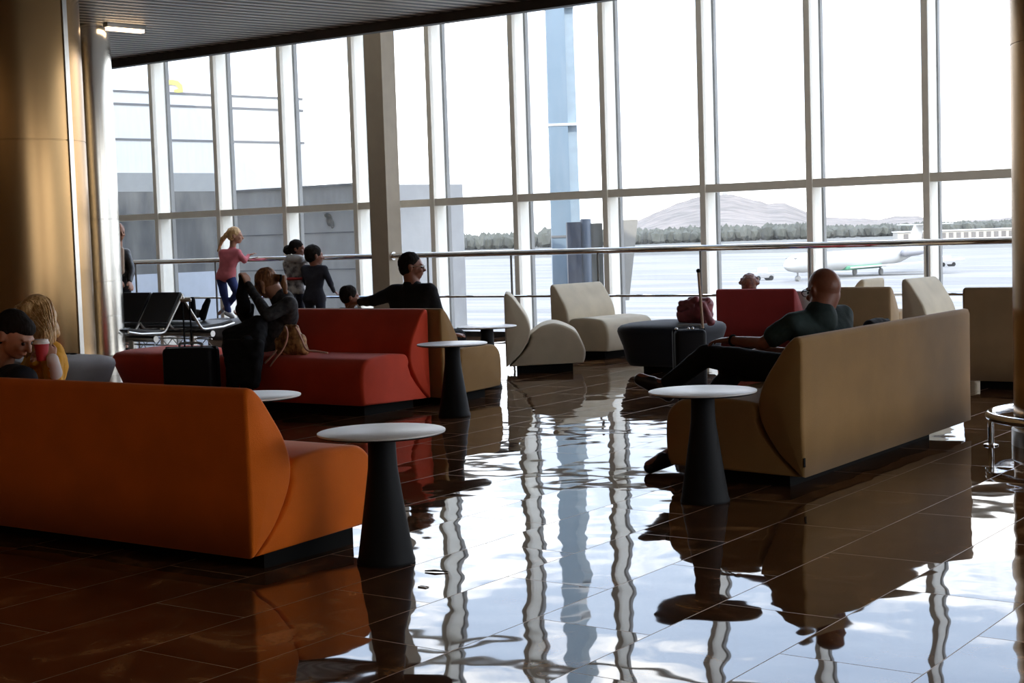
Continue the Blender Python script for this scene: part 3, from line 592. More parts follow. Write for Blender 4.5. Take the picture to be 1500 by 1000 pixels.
def person(label, J, skin, vox=.009, s=1.0, hs=1.0, top=None, sleeves='long', bottom=None, shoes=None, group=None, belly=0, eyes=True, topn=.006, hands=(0, 1), fold=9, nr=1.0):
    V = lambda k: Vector(J[k]); f, l, u_, fr = head_frame(J['f'], J.get('up', (0, 0, 1))); H = V('head'); P = []
    P += [ell(H + (u_ * .018 - f * .012) * hs, (.076 * hs, .096 * hs, .092 * hs), fr), ell(H + (f * .022 - u_ * .035) * hs, (.060 * hs, .070 * hs, .070 * hs), fr), ell(H + (f * .050 - u_ * .078) * hs, (.036 * hs, .034 * hs, .028 * hs), fr),
          cap(H + (f * .088 + u_ * .005) * hs, H + (f * .108 - u_ * .030) * hs, .009 * hs, .014 * hs), ell(H + (f * .080 + u_ * .018) * hs, (.052 * hs, .014 * hs, .010 * hs), fr),
          ell(H + (f * .085 - u_ * .060) * hs, (.026 * hs, .012 * hs, .009 * hs), fr), ell(H + (f * .070 - u_ * .03 + l * .035) * hs, (.022 * hs, .02 * hs, .02 * hs), fr), ell(H + (f * .070 - u_ * .03 - l * .035) * hs, (.022 * hs, .02 * hs, .02 * hs), fr)]
    for sg in (-1, 1):
        c = H + (l * sg * .077 - f * .012 - u_ * .012) * hs
        P += [ell(c, (.010 * hs, .018 * hs, .031 * hs), fr), ell(c + (u_ * .012 + l * sg * .007 - f * .004) * hs, (.007 * hs, .018 * hs, .020 * hs), fr)]
    sh, el_, wr = J['sh'], J['el'], J['wr']; sh = [Vector(a) for a in sh]; el_ = [Vector(a) for a in el_]; wr = [Vector(a) for a in wr]
    hip, kn, an, toe = [[Vector(a) for a in J[k]] for k in ('hip', 'kn', 'an', 'toe')]
    ch, pe, nk = V('chest'), V('pel'), V('neck'); ax = (sh[1] - sh[0]); ax = ax.normalized()
    def torso(g):
        g = g * s; c1, c2 = ch + ax * .075 * s, ch - ax * .075 * s; w1, w2 = (ch + pe) / 2 + ax * .06 * s, (ch + pe) / 2 - ax * .06 * s; r = .088 * s + belly
        return [hull((sh[0], .055 * s + g), (sh[1], .055 * s + g), (c1, .095 * s + g), (c2, .095 * s + g)), hull((c1, .095 * s + g), (c2, .095 * s + g), (w1, r + g), (w2, r + g)), hull((w1, r + g), (w2, r + g), (hip[0], .09 * s + g), (hip[1], .09 * s + g))]
    P += torso(0) + [cap(nk - (H - nk) * .3, nk, .066 * s * nr, .056 * s * nr), cap(nk, H - u_ * .03 * hs - f * .022 * hs, .056 * s * nr, .054 * hs * nr)]
    for i in (0, 1):
        P += [cap(sh[i], el_[i], .050 * s, .038 * s), cap(el_[i], wr[i], .037 * s, .023 * s)]
        if i in hands: hand(P, wr[i], Vector(J['hd'][i]), Vector(J['hn'][i]), s * .98, J.get('curl', (.35, .35))[i], fr=.0085 if vox < .008 else .0105)
        P += [cap(hip[i], kn[i], .082 * s, .054 * s), cap(kn[i], an[i], .053 * s, .034 * s), cap(an[i], toe[i], .035 * s, .028 * s)]
    b = blob('person', P, vox, skin, None, 3); tag(b, label, 'person', group)
    if top:
        T = torso(.016) + [cap(nk - (H - nk) * .5, nk - (H - nk) * .15, .076 * s * nr, .064 * s * nr)]
        for i in (0, 1):
            if sleeves == 'long': T += [cap(sh[i], el_[i], .066 * s, .051 * s), cap(el_[i], wr[i], .052 * s, .034 * s)]
            else: T += [cap(sh[i], sh[i].lerp(el_[i], .62), .068 * s, .062 * s)]
        blob('jacket' if sleeves == 'long' else 'shirt', T, vox * 1.15, top, b, 4, topn, fold)
    if bottom:
        T = [hull((hip[0], .104 * s), (hip[1], .104 * s), ((pe + ch) / 2 + (pe - ch) * .2, .095 * s + belly))]
        for i in (0, 1): T += [cap(hip[i], kn[i], .096 * s, .068 * s), cap(kn[i], an[i].lerp(kn[i], .08), .067 * s, .052 * s)]
        blob('trousers', T, vox * 1.15, bottom, b, 4, topn, fold)
    if shoes:
        for i in (0, 1):
            d = (toe[i] - an[i]); shd = d.normalized(); sole = (kn[i] - an[i]).normalized(); sole = (sole - shd * sole.dot(shd)).normalized()
            heel = an[i] - sole * .045 * s - shd * .035 * s; tp_ = toe[i] - sole * .012 * s
            blob('shoe', [hull((heel, .036 * s), (tp_, .034 * s)), cap(an[i] - sole * .01, an[i] + shd * .06 * s - sole * .015, .046 * s, .038 * s), cap(an[i].lerp(tp_, .5), tp_, .040 * s, .034 * s)], vox, shoes, b, 3)
    if eyes:
        for sg in (-1, 1):
            bm = BM(); bmesh.ops.create_uvsphere(bm, u_segments=12, v_segments=8, radius=.0095 * hs, matrix=Matrix.Translation(H + (f * .0805 + l * sg * .031 - u_ * .004) * hs)); obj('eye', bm, M_eye, b, smooth=True)
    return b, (H, f, l, u_, fr)
def hair(body, hf, m, pr, vox=.008, noise=.006, nsc=22, name='hair'): return blob(name, pr, vox, m, body, 2, noise, nsc)
def hair_cap(hf, hs=1.0, g=.012, back=1.0):
    H, f, l, u_, fr = hf; return [ell(H + (u_ * .032 - f * .026) * hs, ((.074 + g) * hs, (.088 + g) * hs, (.082 + g) * hs), fr), ell(H + (u_ * -.015 - f * .045) * hs, ((.068 + g) * hs, (.058 + g) * hs, .070 * hs * back), fr)]
def glasses(body, hf, hs=1.0, m=None):
    H, f, l, u_, fr = hf; bm = BM()
    for sg in (-1, 1):
        c = H + (f * .101 + l * sg * .033 - u_ * .002) * hs; tube(bm, [c + (l * .026 * math.cos(a * .393) + u_ * .019 * math.sin(a * .393)) * hs for a in range(16)], .0022 * hs, 6, closed=True)
        tube(bm, [H + (f * .101 + l * sg * .058 + u_ * .004) * hs, H + (f * .06 + l * sg * .080 + u_ * .004) * hs, H + (-f * .02 + l * sg * .086) * hs], .0024 * hs, 6)
    tube(bm, [H + (f * .103 + l * .008) * hs, H + (f * .103 - l * .008) * hs], .002 * hs, 6); obj('glasses', bm, m or M_plinth, body, smooth=True)
Y = on_y
def mid(a, b, k=.5): return Vector(a).lerp(Vector(b), k)

# bald man on the khaki sofa
J = dict(pel=(-3.53, 7.83, .50), chest=(-3.47, 7.82, .68), neck=(-3.465, 7.80, .845), head=on_x(1206, 424, -3.47), f=(-.86, .42, -.16),
         sh=[(-3.55, 7.62, .775), (-3.44, 8.02, .79)], el=[Y(1118, 503, 7.56), (-3.72, 8.14, .56)], wr=[Y(1071, 498, 7.66), (-3.9, 7.98, .60)], hd=[(-.96, .10, -.03), (-.9, -.2, -.1)], hn=[(0, .1, -1), (0, 0, -1)], curl=(.32, .3),
         hip=[(-3.55, 7.74, .50), (-3.55, 7.92, .50)], kn=[Y(1034, 521, 7.72), (-4.02, 7.84, .50)], an=[Y(975, 566, 7.62), (-4.10, 7.25, .10)], toe=[Y(938, 553, 7.54), (-4.14, 7.04, .045)])
M_shirt = mat('dark green shirt', (.012, .030, .028), .8, bump=.3, bscale=30, var=.3); M_trou = mat('black trousers', (.010, .011, .014), .85, bump=.3, bscale=30, spec=.2)
b, hf = person('bald person in glasses and dark green T-shirt, legs crossed, sitting on the khaki sofa', J, M_skinb, vox=.0062, hs=1.08, top=M_shirt, sleeves='short', bottom=M_trou, shoes=mat('black leather', (.015, .011, .010), .35), belly=.02, nr=1.28)
glasses(b, hf, 1.08); w = Vector(J['wr'][0]); d = Vector(J['el'][0]) - w; d.normalize(); w = w + d * .015; o1 = d.orthogonal().normalized(); o2 = d.cross(o1)
obj('wristwatch', tube(BM(), [w + (o1 * math.cos(a * .4488) + o2 * math.sin(a * .4488)) * .027 for a in range(14)], .007, 8, closed=True), M_plinth, b, smooth=True)
J0 = J
# woman on the red sofa
s_ = .95
J = dict(pel=(-8.72, 8.82, .52), chest=Y(418, 462, 8.86), neck=Y(406, 432, 8.84), head=Y(389, 415, 8.80), f=(-.80, -.25, -.62), up=(-.3, 0, 1),
         sh=[Y(423, 446, 8.66), Y(424, 446, 9.02)], el=[Y(392, 462, 8.52), Y(392, 482, 9.06)], wr=[Y(363, 417, 8.60), Y(364, 463, 8.95)], hd=[(-.35, 0, .95), (-.9, -.2, .1)], hn=[(-.9, 0, -.3), (0, 0, 1)], curl=(.9, .5),
         hip=[(-8.72, 8.72, .52), (-8.82, 8.90, .52)], kn=[Y(362, 503, 8.28), Y(344, 500, 8.42)], an=[Y(362, 578, 8.22), Y(340, 575, 8.34)], toe=[Y(346, 590, 8.12), Y(326, 586, 8.26)])
b, hf = person('person with brown ponytail bending over on the red sofa, one hand raised', J, M_skin, vox=.0075, s=s_, hs=.97, top=mat('black and white patterned knit', (.010, .010, .012), .8, col2=(.05, .048, .05), vscale=26, bump=.3, bscale=50), bottom=M_trou, shoes=M_plinth, belly=.035, nr=1.3)
H, f, l, u_, fr = hf
hair(b, hf, M_hairbr, hair_cap(hf, .97, .014) + [cap(H - f * .08 + u_ * .0, Y(414, 408, 8.82), .030, .028), cap(Y(414, 408, 8.82), Y(419, 428, 8.82), .034, .018), hull((H + l * .062 + u_ * .03 + f * .02, .03), (H - l * .062 + u_ * .03 + f * .02, .03), (H + u_ * .02 + f * .07, .028)), cap(H + l * .07, H + l * .066 - u_ * .07 + f * .03, .028, .018), cap(H - l * .07, H - l * .066 - u_ * .07 + f * .03, .028, .018), cap(H + l * .05 + f * .06, H + l * .05 - u_ * .08 + f * .085, .026, .014)])
obj('hair_tie', tube(BM(), [Y(411, 402, 8.78), Y(412, 407, 8.78), Y(410, 412, 8.78)], .009, 8), M_plinth, b, smooth=True)
tag(blob('coat', [cap(Y(353, 403, 8.60), Y(357, 452, 8.62), .022, .062), hull((Y(352, 452, 8.64), .04), (Y(362, 470, 8.66), .05), (Y(368, 448, 8.7), .03)), hull((Y(336, 490, 8.36), .055), (Y(380, 474, 8.50), .07), (Y(334, 518, 8.22), .045), (Y(374, 520, 8.24), .06)), hull((Y(334, 505, 8.22), .045), (Y(340, 552, 8.16), .03), (Y(378, 505, 8.26), .05), (Y(374, 562, 8.20), .04))], .009, M_blackf, None, 3, .012, 11), 'black coat bundled on the lap of the person on the red sofa', 'coat')
# backpack
q = Y(429, 500, 8.62)
M_gold = mat('gold floral fabric', (.80, .50, .22), .45, col2=(.25, .11, .04), vscale=24, bump=.6, bscale=30); M_strap = mat('pale leather strap', (.75, .40, .28), .5)
t = thing('backpack', 'small gold backpack with pale straps lying on the red sofa seat', 'bag', on_y(429, 520, 8.62))
tb_ = t.location.copy(); LQ = lambda x, y, Y_=8.62: on_y(x, y, Y_) - tb_
blob('body', [hull((LQ(411, 514), .042), (LQ(445, 513), .042), (LQ(407, 500), .03), (LQ(440, 496), .04)), hull((LQ(410, 505), .03), (LQ(440, 505), .04), (LQ(420, 479), .022), (LQ(434, 479), .022))], .007, M_gold, t, 3, .008, 16)
obj('strap', tube(BM(), catmull([LQ(418, 478, 8.56), LQ(421, 486, 8.54), LQ(420, 498, 8.53), LQ(414, 512, 8.5), LQ(402, 527, 8.47), LQ(396, 537, 8.45)], 5), .008, 8), M_strap, t, smooth=True)
obj('strap', tube(BM(), catmull([LQ(433, 479, 8.56), LQ(441, 495, 8.54), LQ(449, 512, 8.5), LQ(462, 514, 8.52), LQ(480, 517, 8.55)], 5), .008, 8), M_strap, t, smooth=True)
obj('strap', tube(BM(), catmull([LQ(405, 512, 8.52), LQ(400, 519, 8.5), LQ(388, 532, 8.46)], 5), .008, 8), M_strap, t, smooth=True)

# dark-haired man on the mustard sofa, seen from behind
J = dict(pel=(-8.02, 9.80, .49), chest=Y(604, 462, 9.80), neck=Y(604, 414, 9.80), head=Y(604, 390, 9.80), f=(.80, .58, -.05), sh=[Y(578, 428, 9.80), Y(629, 427, 9.78)], el=[Y(548, 440, 9.72), Y(645, 470, 9.85)], wr=[Y(528, 442, 9.85), (-7.75, 10.0, .5)],
         hd=[(-1, .1, -.2), (0, 1, 0)], hn=[(0, 0, -1), (0, 0, -1)], hip=[(-8.12, 9.80, .49), (-7.92, 9.80, .49)], kn=[(-8.15, 10.22, .47), (-7.85, 10.22, .47)], an=[(-8.15, 10.3, .09), (-7.85, 10.3, .09)], toe=[(-8.15, 10.46, .045), (-7.85, 10.46, .045)])
b, hf = person('dark-haired person in a black jacket and glasses, seen from behind on the mustard sofa', J, M_skinb, vox=.009, hs=.98, top=M_blackf, bottom=M_trou, shoes=M_plinth, nr=1.2)
hair(b, hf, M_hairb, hair_cap(hf, 1.0, .010)); glasses(b, hf, 1.0, M_alu)
# small child beside him
sc = .66; X_, Y_ = Y(512, 440, 9.9).x, 9.9
J = dict(pel=(X_, Y_, .47), chest=(X_, Y_, .63), neck=(X_, Y_, .735), head=Y(513, 434, Y_), f=(.6, .8, -.1), sh=[(X_ - .10, Y_, .69), (X_ + .12, Y_, .69)], el=[(X_ - .15, Y_ + .05, .57), (X_ + .16, Y_ + .05, .57)], wr=[(X_ - .1, Y_ + .16, .52), (X_ + .1, Y_ + .16, .52)], hd=[(0, 1, 0)] * 2, hn=[(0, 0, -1)] * 2,
         hip=[(X_ - .06, Y_, .47), (X_ + .06, Y_, .47)], kn=[(X_ - .07, Y_ + .24, .46), (X_ + .07, Y_ + .24, .46)], an=[(X_ - .07, Y_ + .26, .2), (X_ + .07, Y_ + .26, .2)], toe=[(X_ - .07, Y_ + .36, .17), (X_ + .07, Y_ + .36, .17)])
b, hf = person('small dark-haired child whose head just shows above the red sofa back', J, M_skinb, vox=.009, s=sc, hs=.80, top=M_blackf, bottom=M_trou, shoes=M_plinth, eyes=False); hair(b, hf, M_hairb, hair_cap(hf, .80, .012))

# children at the handrail
M_pink = mat('pink sweatshirt', (.66, .17, .20), .8, bump=.2, bscale=40, var=.15); M_jean = mat('blue jeans', (.018, .035, .16), .8, bump=.2, bscale=60, var=.3)
yg = 15.15
J = dict(pel=Y(331, 404, yg), chest=Y(336, 378, yg + .02), neck=Y(341, 361, yg + .06), head=Y(345, 345, yg + .08), f=(.80, .60, -.12), sh=[Y(326, 370, yg - .02), Y(348, 370, yg + .05)], el=[Y(340, 386, 15.28), Y(358, 382, 15.28)], wr=[Y(353, 378, 15.42), Y(364, 374, 15.42)], hd=[(.7, .6, 0), (.5, .6, .3)], hn=[(0, 0, -1)] * 2,
         hip=[Y(324, 405, yg), Y(337, 405, yg)], kn=[Y(329, 434, yg), Y(347, 430, yg + .02)], an=[Y(335, 458, yg), Y(332, 449, yg + .08)], toe=[Y(342, 464, yg + .05), Y(321, 459, yg)])
b, hf = person('child with a fair ponytail in a pink sweatshirt leaning on the left handrail', J, M_skin, vox=.010, s=.78, hs=1.02, top=M_pink, bottom=M_jean, shoes=mat('grey trainers', (.35, .35, .36), .6), eyes=False, topn=.008)
H, f, l, u_, fr = hf; hair(b, hf, M_hairbl, hair_cap(hf, 1.02, .012) + [cap(H - f * .10 + u_ * .03, Y(326, 350, yg), .038, .034), cap(Y(326, 350, yg), Y(319, 368, yg), .034, .012)])
q = Y(333, 466, yg + .02); tag(obj('suitcase', bev(bx(q.x - .25, q.x + .25, yg - .16, yg + .2, .0, q.z + .0), .04), mat('grey shell', (.16, .16, .17), .5)), 'grey case lying flat under the feet of the child in pink', 'suitcase')
yb = 15.10; M_navyw = mat('navy pullover', (.020, .022, .038), .85, bump=.3, bscale=30, var=.3)
def fl0(p, dx=0, dy=0, z=.09): return (p.x + dx, p.y + dy, z)
hp_ = Y(460, 437, yb)
J = dict(pel=hp_, chest=Y(461, 408, yb), neck=Y(461, 389, yb), head=Y(461, 374, yb), f=(.45, .9, -.05), sh=[Y(446, 394, yb), Y(475, 394, yb)], el=[Y(448, 414, 15.25), Y(483, 413, yb + .02)], wr=[Y(449, 384, 15.42), Y(489, 426, 15.34)], hd=[(0, .8, .3), (.4, .6, -.5)], hn=[(0, 0, -1), (0, .3, -1)],
         hip=[Y(452, 438, yb), Y(469, 438, yb)], kn=[fl0(hp_, -.09, .03, .32), fl0(hp_, .09, .03, .32)], an=[fl0(hp_, -.09, .0, .08), fl0(hp_, .09, .0, .08)], toe=[fl0(hp_, -.09, .14, .04), fl0(hp_, .09, .14, .04)])
b, hf = person('child in a navy pullover seen from behind, one hand on the lower rail', J, M_skinb, vox=.010, s=.80, hs=1.18, top=M_navyw, bottom=mat('dark blue trousers', (.014, .018, .04), .8, var=.2), shoes=M_plinth, eyes=False, nr=1.2); hair(b, hf, M_hairb, hair_cap(hf, 1.18, .014))
hp_ = Y(432, 425, yb + .06); y2 = yb + .06
J = dict(pel=hp_, chest=Y(432, 396, y2), neck=Y(434, 378, y2), head=Y(436, 364, y2), f=(.85, .5, -.1), sh=[Y(419, 386, y2), Y(443, 386, y2)], el=[Y(420, 398, 15.32), Y(446, 398, 15.32)], wr=[Y(426, 380, 15.42), Y(450, 380, 15.42)], hd=[(.3, .8, 0), (.4, .8, 0)], hn=[(0, 0, -1)] * 2,
         hip=[Y(425, 426, y2), Y(439, 426, y2)], kn=[fl0(hp_, -.08, .03, .33), fl0(hp_, .08, .03, .33)], an=[fl0(hp_, -.08, 0, .08), fl0(hp_, .08, 0, .08)], toe=[fl0(hp_, -.08, .14, .04), fl0(hp_, .08, .14, .04)])
M_pat = mat('grey patterned hoodie', (.50, .49, .48), .85, col2=(.06, .05, .06), vscale=11, bump=.3, bscale=40)
b, hf = person('child with dark bun and grey patterned hoodie, left of the navy pullover', J, M_skinb, vox=.010, s=.72, hs=1.0, top=M_pat, bottom=mat('dark blue trousers', (.014, .018, .04), .8), shoes=M_plinth, eyes=False)
H, f, l, u_, fr = hf; hair(b, hf, M_hairb, hair_cap(hf, 1.0, .014) + [ell(Y(422, 366, y2 - .02), (.07, .07, .07))])
blob('hood', [cap(Y(424, 378, y2 - .06), Y(440, 379, y2 - .08), .055, .055), cap(Y(420, 381, y2), Y(447, 381, y2), .04, .04)], .010, mat('pale hood', (.55, .56, .57), .85), b, 3, .006, 15)
blob('hem', [ell(Y(432, 408, y2), (.155, .115, .028))], .010, mat('red hem', (.45, .04, .04), .8), b, 2)

# person standing at far left
ys = 13.0; q = Y(174, 405, ys)
J = dict(pel=Y(175, 414, ys), chest=Y(173, 384, ys), neck=Y(173, 360, ys), head=Y(174, 340, ys), f=(.95, -.25, -.1), sh=[Y(161, 372, ys - .1), Y(184, 371, ys + .1)], el=[Y(158, 395, ys - .15), Y(193, 396, ys + .05)], wr=[Y(172, 408, ys - .2), Y(190, 412, ys - .08)], hd=[(.6, 0, -.5), (.6, -.3, -.6)], hn=[(0, 0, -1), (-1, 0, 0)],
         hip=[Y(168, 418, ys), Y(181, 418, ys)], kn=[fl0(q, -.07, 0, .48), fl0(q, .09, 0, .48)], an=[fl0(q, -.08, 0, .09), fl0(q, .09, 0, .09)], toe=[fl0(q, -.0, -.1, .045), fl0(q, .2, -.1, .045)])
b, hf = person('person in a black leather jacket standing half hidden behind the slim pale column', J, M_skin, vox=.010, s=1.0, hs=.98, top=mat('black leather jacket', (.015, .014, .014), .4, bump=.4, bscale=20, var=.3), bottom=M_trou, shoes=M_plinth); hair(b, hf, M_hairbr, hair_cap(hf, 1.0, .008))
H, f, l, u_, fr = hf; blob('scarf', [cap(Y(176, 366, ys - .10), Y(178, 398, ys - .12), .05, .04)], .010, mat('beige scarf', (.42, .30, .22), .8), b, 3, .005)

# couple at the left
Ym = 4.74
J = dict(pel=Y(-18, 640, Ym - .02), chest=Y(-14, 580, Ym), neck=Y(2, 537, Ym), head=Y(22, 490, Ym), f=(.84, .25, -.52), up=(.35, .1, 1), sh=[Y(34, 556, Ym - .16), Y(-6, 552, Ym + .2)], el=[Y(52, 620, Ym), Y(40, 620, Ym + .3)], wr=[Y(92, 600, Ym + .08), Y(90, 600, Ym + .28)], hd=[(.9, .2, 0), (.9, 0, 0)], hn=[(0, 0, -1)] * 2,
         hip=[(0, 0, 0)] * 2, kn=[(0, 0, 0)] * 2, an=[(0, 0, 0)] * 2, toe=[(0, 0, 0)] * 2)
pz = Vector((J['pel'].x, Ym, .49)); J['pel'] = pz; J['hip'] = [(pz.x, Ym - .08, .49), (pz.x, Ym + .10, .49)]; J['kn'] = [(pz.x + .20, Ym + .36, .48), (pz.x + .02, Ym + .44, .48)]; J['an'] = [(pz.x + .22, Ym + .44, .09), (pz.x + .02, Ym + .52, .09)]; J['toe'] = [(pz.x + .26, Ym + .58, .045), (pz.x + .04, Ym + .68, .045)]
b, hf = person('person with short dark hair and black T-shirt looking down, at the left edge', J, M_skin, vox=.0075, s=1.0, hs=1.02, top=mat('black T-shirt', (.010, .011, .016), .85, spec=.2, bump=.2, bscale=30), sleeves='short', bottom=M_trou, shoes=M_plinth)
H, f, l, u_, fr = hf; hair(b, hf, M_hairb, hair_cap(hf, 1.02, .007) + [ell(H + u_ * .058 + f * .018, (.070, .070, .052), fr), ell(H + u_ * .02 - f * .02 + l * .03, (.058, .05, .06), fr), ell(H + u_ * .02 - f * .02 - l * .03, (.058, .05, .06), fr)], noise=.003)
Yw = 5.06; M_yel = mat('mustard yellow sweater', (.70, .33, .015), .8, bump=.4, bscale=35, var=.2)
pz = Vector((Y(78, 600, Yw).x, Yw - .1, .50))
J = dict(pel=pz, chest=Y(68, 540, Yw), neck=Y(64, 502, Yw), head=Y(52, 467, Yw), f=(-.72, -.42, -.55), up=(-.25, 0, 1), sh=[Y(52, 528, Yw + .2), Y(76, 516, Yw - .08)], el=[Y(30, 560, Yw), Y(80, 566, Yw - .16)], wr=[Y(50, 528, Yw - .16), Y(77, 528, Yw - .30)], hd=[(.6, -.3, .6), (-.50, -.1, .75)], hn=[(.9, .1, .1), (-.75, .2, -.3)], curl=(.55, .62),
         hip=[(pz.x - .05, pz.y + .08, .50), (pz.x + .06, pz.y - .08, .50)], kn=[(pz.x - .36, pz.y + .30, .50), (pz.x - .3, pz.y + .42, .46)], an=[(pz.x - .35, pz.y + .42, .1), (pz.x - .28, pz.y + .50, .1)], toe=[(pz.x - .5, pz.y + .42, .045), (pz.x - .42, pz.y + .52, .045)])
b, hf = person('person with long blonde hair and mustard sweater holding a red paper cup', J, M_skin, vox=.0065, s=.92, hs=.98, top=M_yel, bottom=M_jean, shoes=M_plinth, topn=.007, fold=14)
H, f, l, u_, fr = hf
hr = hair(b, hf, M_hairbl, hair_cap(hf, .98, .010) + [cap(H + l * .075 + u_ * .04 - f * .02, H + l * .082 - u_ * .10 - f * .02, .034, .026), cap(H - l * .075 + u_ * .04 - f * .02, H - l * .082 - u_ * .10 - f * .02, .034, .026), hull((H + u_ * .04 - f * .05, .06), (Y(64, 484, Yw - .06), .040), (Y(76, 482, Yw - .0), .038)), cap(Y(66, 480, Yw - .08), Y(60, 512, Yw - .14), .040, .024)], noise=.003, nsc=30)
def strands(par, m, top_, guides, n, rad=.0042, seed=1):
    random.seed(seed); bm = BM()
    for i in range(n):
        k = random.random() * (len(guides) - 1); a = int(k); k -= a; A_, B_ = guides[a], guides[min(a + 1, len(guides) - 1)]
        pts = [top_ + Vector((random.gauss(0, .012), random.gauss(0, .012), random.gauss(0, .003)))] + [Vector(A_[q]).lerp(Vector(B_[q]), k) + Vector((random.gauss(0, .005), random.gauss(0, .006), random.gauss(0, .006))) for q in range(len(A_))]
        pts = catmull(pts, 5); m_ = len(pts); tube(bm, pts, [rad * (1 - .6 * q / m_) for q in range(m_)], 5)
    return obj('hair_strands', bm, m, par, smooth=True)
def on_head(a, e_, g=.018): return H + (f * math.cos(a) * math.cos(e_) * (.098 + g) + l * math.sin(a) * math.cos(e_) * (.078 + g) + u_ * math.sin(e_) * (.094 + g)) * .98
gd = []
for a, ex, ey, dy_ in ((.75, 47, 522, -.20), (1.2, 54, 520, -.20), (1.6, 60, 524, -.20), (2.0, 65, 520, -.18), (2.5, 71, 518, -.14), (3.0, 78, 512, -.06)):
    e1 = on_head(a, .75); e2 = on_head(a, .10, .022); e3 = Y(ex + 3, 488, Yw + dy_ * .8); gd.append((e1, e2, e3, Y(ex, ey, Yw + dy_)))
for a, ex, ey, dy_ in ((-.9, 38, 520, -.02), (-1.5, 42, 525, .06)):
    gd.insert(0, (on_head(a, .75), on_head(a, .1, .02), Y(ex + 2, 490, Yw + dy_), Y(ex, ey, Yw + dy_)))
strands(hr, M_hairbl, on_head(0.2, 1.25, .014), gd, 330)
blob('cuff', [cap(Y(77, 526, Yw - .31), Y(81, 546, Yw - .24), .030, .036)], .007, mat('white cuff', (.65, .62, .6), .8), b, 3)
q = Y(62, 528, Yw - .33); t = thing('paper_cup', 'red paper cup with white lid held by the blonde person', 'cup', q)
obj('cup', lathe(BM(), [(.026, 0), (.036, .085)], 32), mat('red paper', (.42, .02, .03), .5), t, auto=True); obj('lid', lathe(BM(), [(.039, .083), (.039, .090), (.035, .094), (.034, .104), (.030, .106)], 32), M_ttop, t, auto=True)

# head of a curly-haired person behind the dark red chair
yc = 14.86; q = Y(1098, 414, yc); x_ = q.x
J = dict(pel=(x_, yc, .46), chest=(x_, yc, .53), neck=(x_, yc, .66), head=(q.x, yc, q.z - .04), f=(-.3, .9, -.15), sh=[(x_ - .12, yc, .58), (x_ + .12, yc, .58)], el=[(x_ - .15, yc + .05, .50), (x_ + .15, yc + .05, .50)], wr=[(x_ - .1, yc + .18, .50), (x_ + .1, yc + .18, .50)], hd=[(.4, .3, -.5), (-.4, .3, -.5)], hn=[(0, 0, -1)] * 2,
         hip=[(x_ - .07, yc, .48), (x_ + .07, yc, .48)], kn=[(x_ - .1, yc + .24, .48), (x_ + .1, yc + .24, .48)], an=[(x_ - .1, yc + .28, .2), (x_ + .1, yc + .28, .2)], toe=[(x_ - .1, yc + .36, .16), (x_ + .1, yc + .36, .16)])
b, hf = person('curly red-brown head showing above the dark red chair', J, M_skin, vox=.010, s=.72, hs=.86, top=M_navyw, bottom=M_jean, shoes=M_plinth, eyes=False)
H, f, l, u_, fr = hf; pr = hair_cap(hf, .95, .018); random.seed(5)
for i in range(110):
    v = Vector((random.gauss(0, 1), random.gauss(0, 1), abs(random.gauss(.3, .8)))).normalized(); pr.append(ell(H + u_ * .035 + v * (.088 + random.uniform(-.006, .010)), (.021, .021, .021)))
hair(b, hf, mat('auburn curls', (.20, .075, .04), .5, col2=(.10, .03, .02), vscale=30), pr, vox=.007, noise=.004)

# person lying on the far row of beam seats, feet towards the right
bx_, by_ = BQ.x - .36, BQ.y + .86; zs = .47
J = dict(pel=(bx_ - .85, by_, .57), chest=(bx_ - 1.12, by_, .60), neck=(bx_ - 1.32, by_, .60), head=(bx_ - 1.45, by_, .60), f=(0, .25, 1), up=(-1, 0, .1), sh=[(bx_ - 1.22, by_ - .14, .60), (bx_ - 1.22, by_ + .16, .60)], el=[(bx_ - .98, by_ - .16, .58), (bx_ - .98, by_ + .2, .58)], wr=[(bx_ - .82, by_ - .06, .68), (bx_ - .82, by_ + .06, .68)], hd=[(.7, .3, -.1), (.7, -.3, -.1)], hn=[(0, 0, -1)] * 2,
         hip=[(bx_ - .82, by_ - .08, .57), (bx_ - .82, by_ + .08, .57)], kn=[(bx_ - .42, by_ - .04, .56), (bx_ - .42, by_ + .10, .56)], an=[(bx_ - .06, by_ - .06, .545), (bx_ - .06, by_ + .10, .545)], toe=[(bx_ + .0, by_ - .10, .72), (bx_ + .02, by_ + .12, .70)])
b, hf = person('person in grey trousers lying on the far beam seats, only shoes showing', J, M_skin, vox=.010, s=.95, top=M_navyw, bottom=mat('grey trousers', (.10, .10, .095), .8, var=.2), shoes=M_plinth, eyes=False); hair(b, hf, M_hairb, hair_cap(hf))

# ================================================================== luggage and small things
def suitcase(c, rz, w, d, h, hz_, label, m, tilt=0):
    t = thing('suitcase', label, 'suitcase', c, rz); obj('shell', bev(bx(-w / 2, w / 2, -d / 2, d / 2, .045, h), .035, 4), m, t, auto=True)
    obj('zip_band', bev(bx(-w / 2 - .004, w / 2 + .004, -.012, .012, .05, h + .004), .006, 2), M_plinth, t, auto=True)
    obj('carry_handle', tube(BM(), catmull([(-.09, 0, h), (-.075, 0, h + .028), (.075, 0, h + .028), (.09, 0, h)], 5), .010, 8), mat('grey grip', (.20, .20, .20), .4), t, smooth=True)
    for x in (-1, 1):
        for y in (-1, 1): bm = BM(); tube(bm, [(x * (w / 2 - .05) - .012, y * (d / 2 - .05), .024), (x * (w / 2 - .05) + .012, y * (d / 2 - .05), .024)], .024, 14); box(bm, x * (w / 2 - .05) - .008, x * (w / 2 - .05) + .008, y * (d / 2 - .05) - .01, y * (d / 2 - .05) + .01, .03, .05); obj('wheel', bm, M_plinth, t, auto=True)
    return t
ang = math.atan2(_R.y, _R.x)
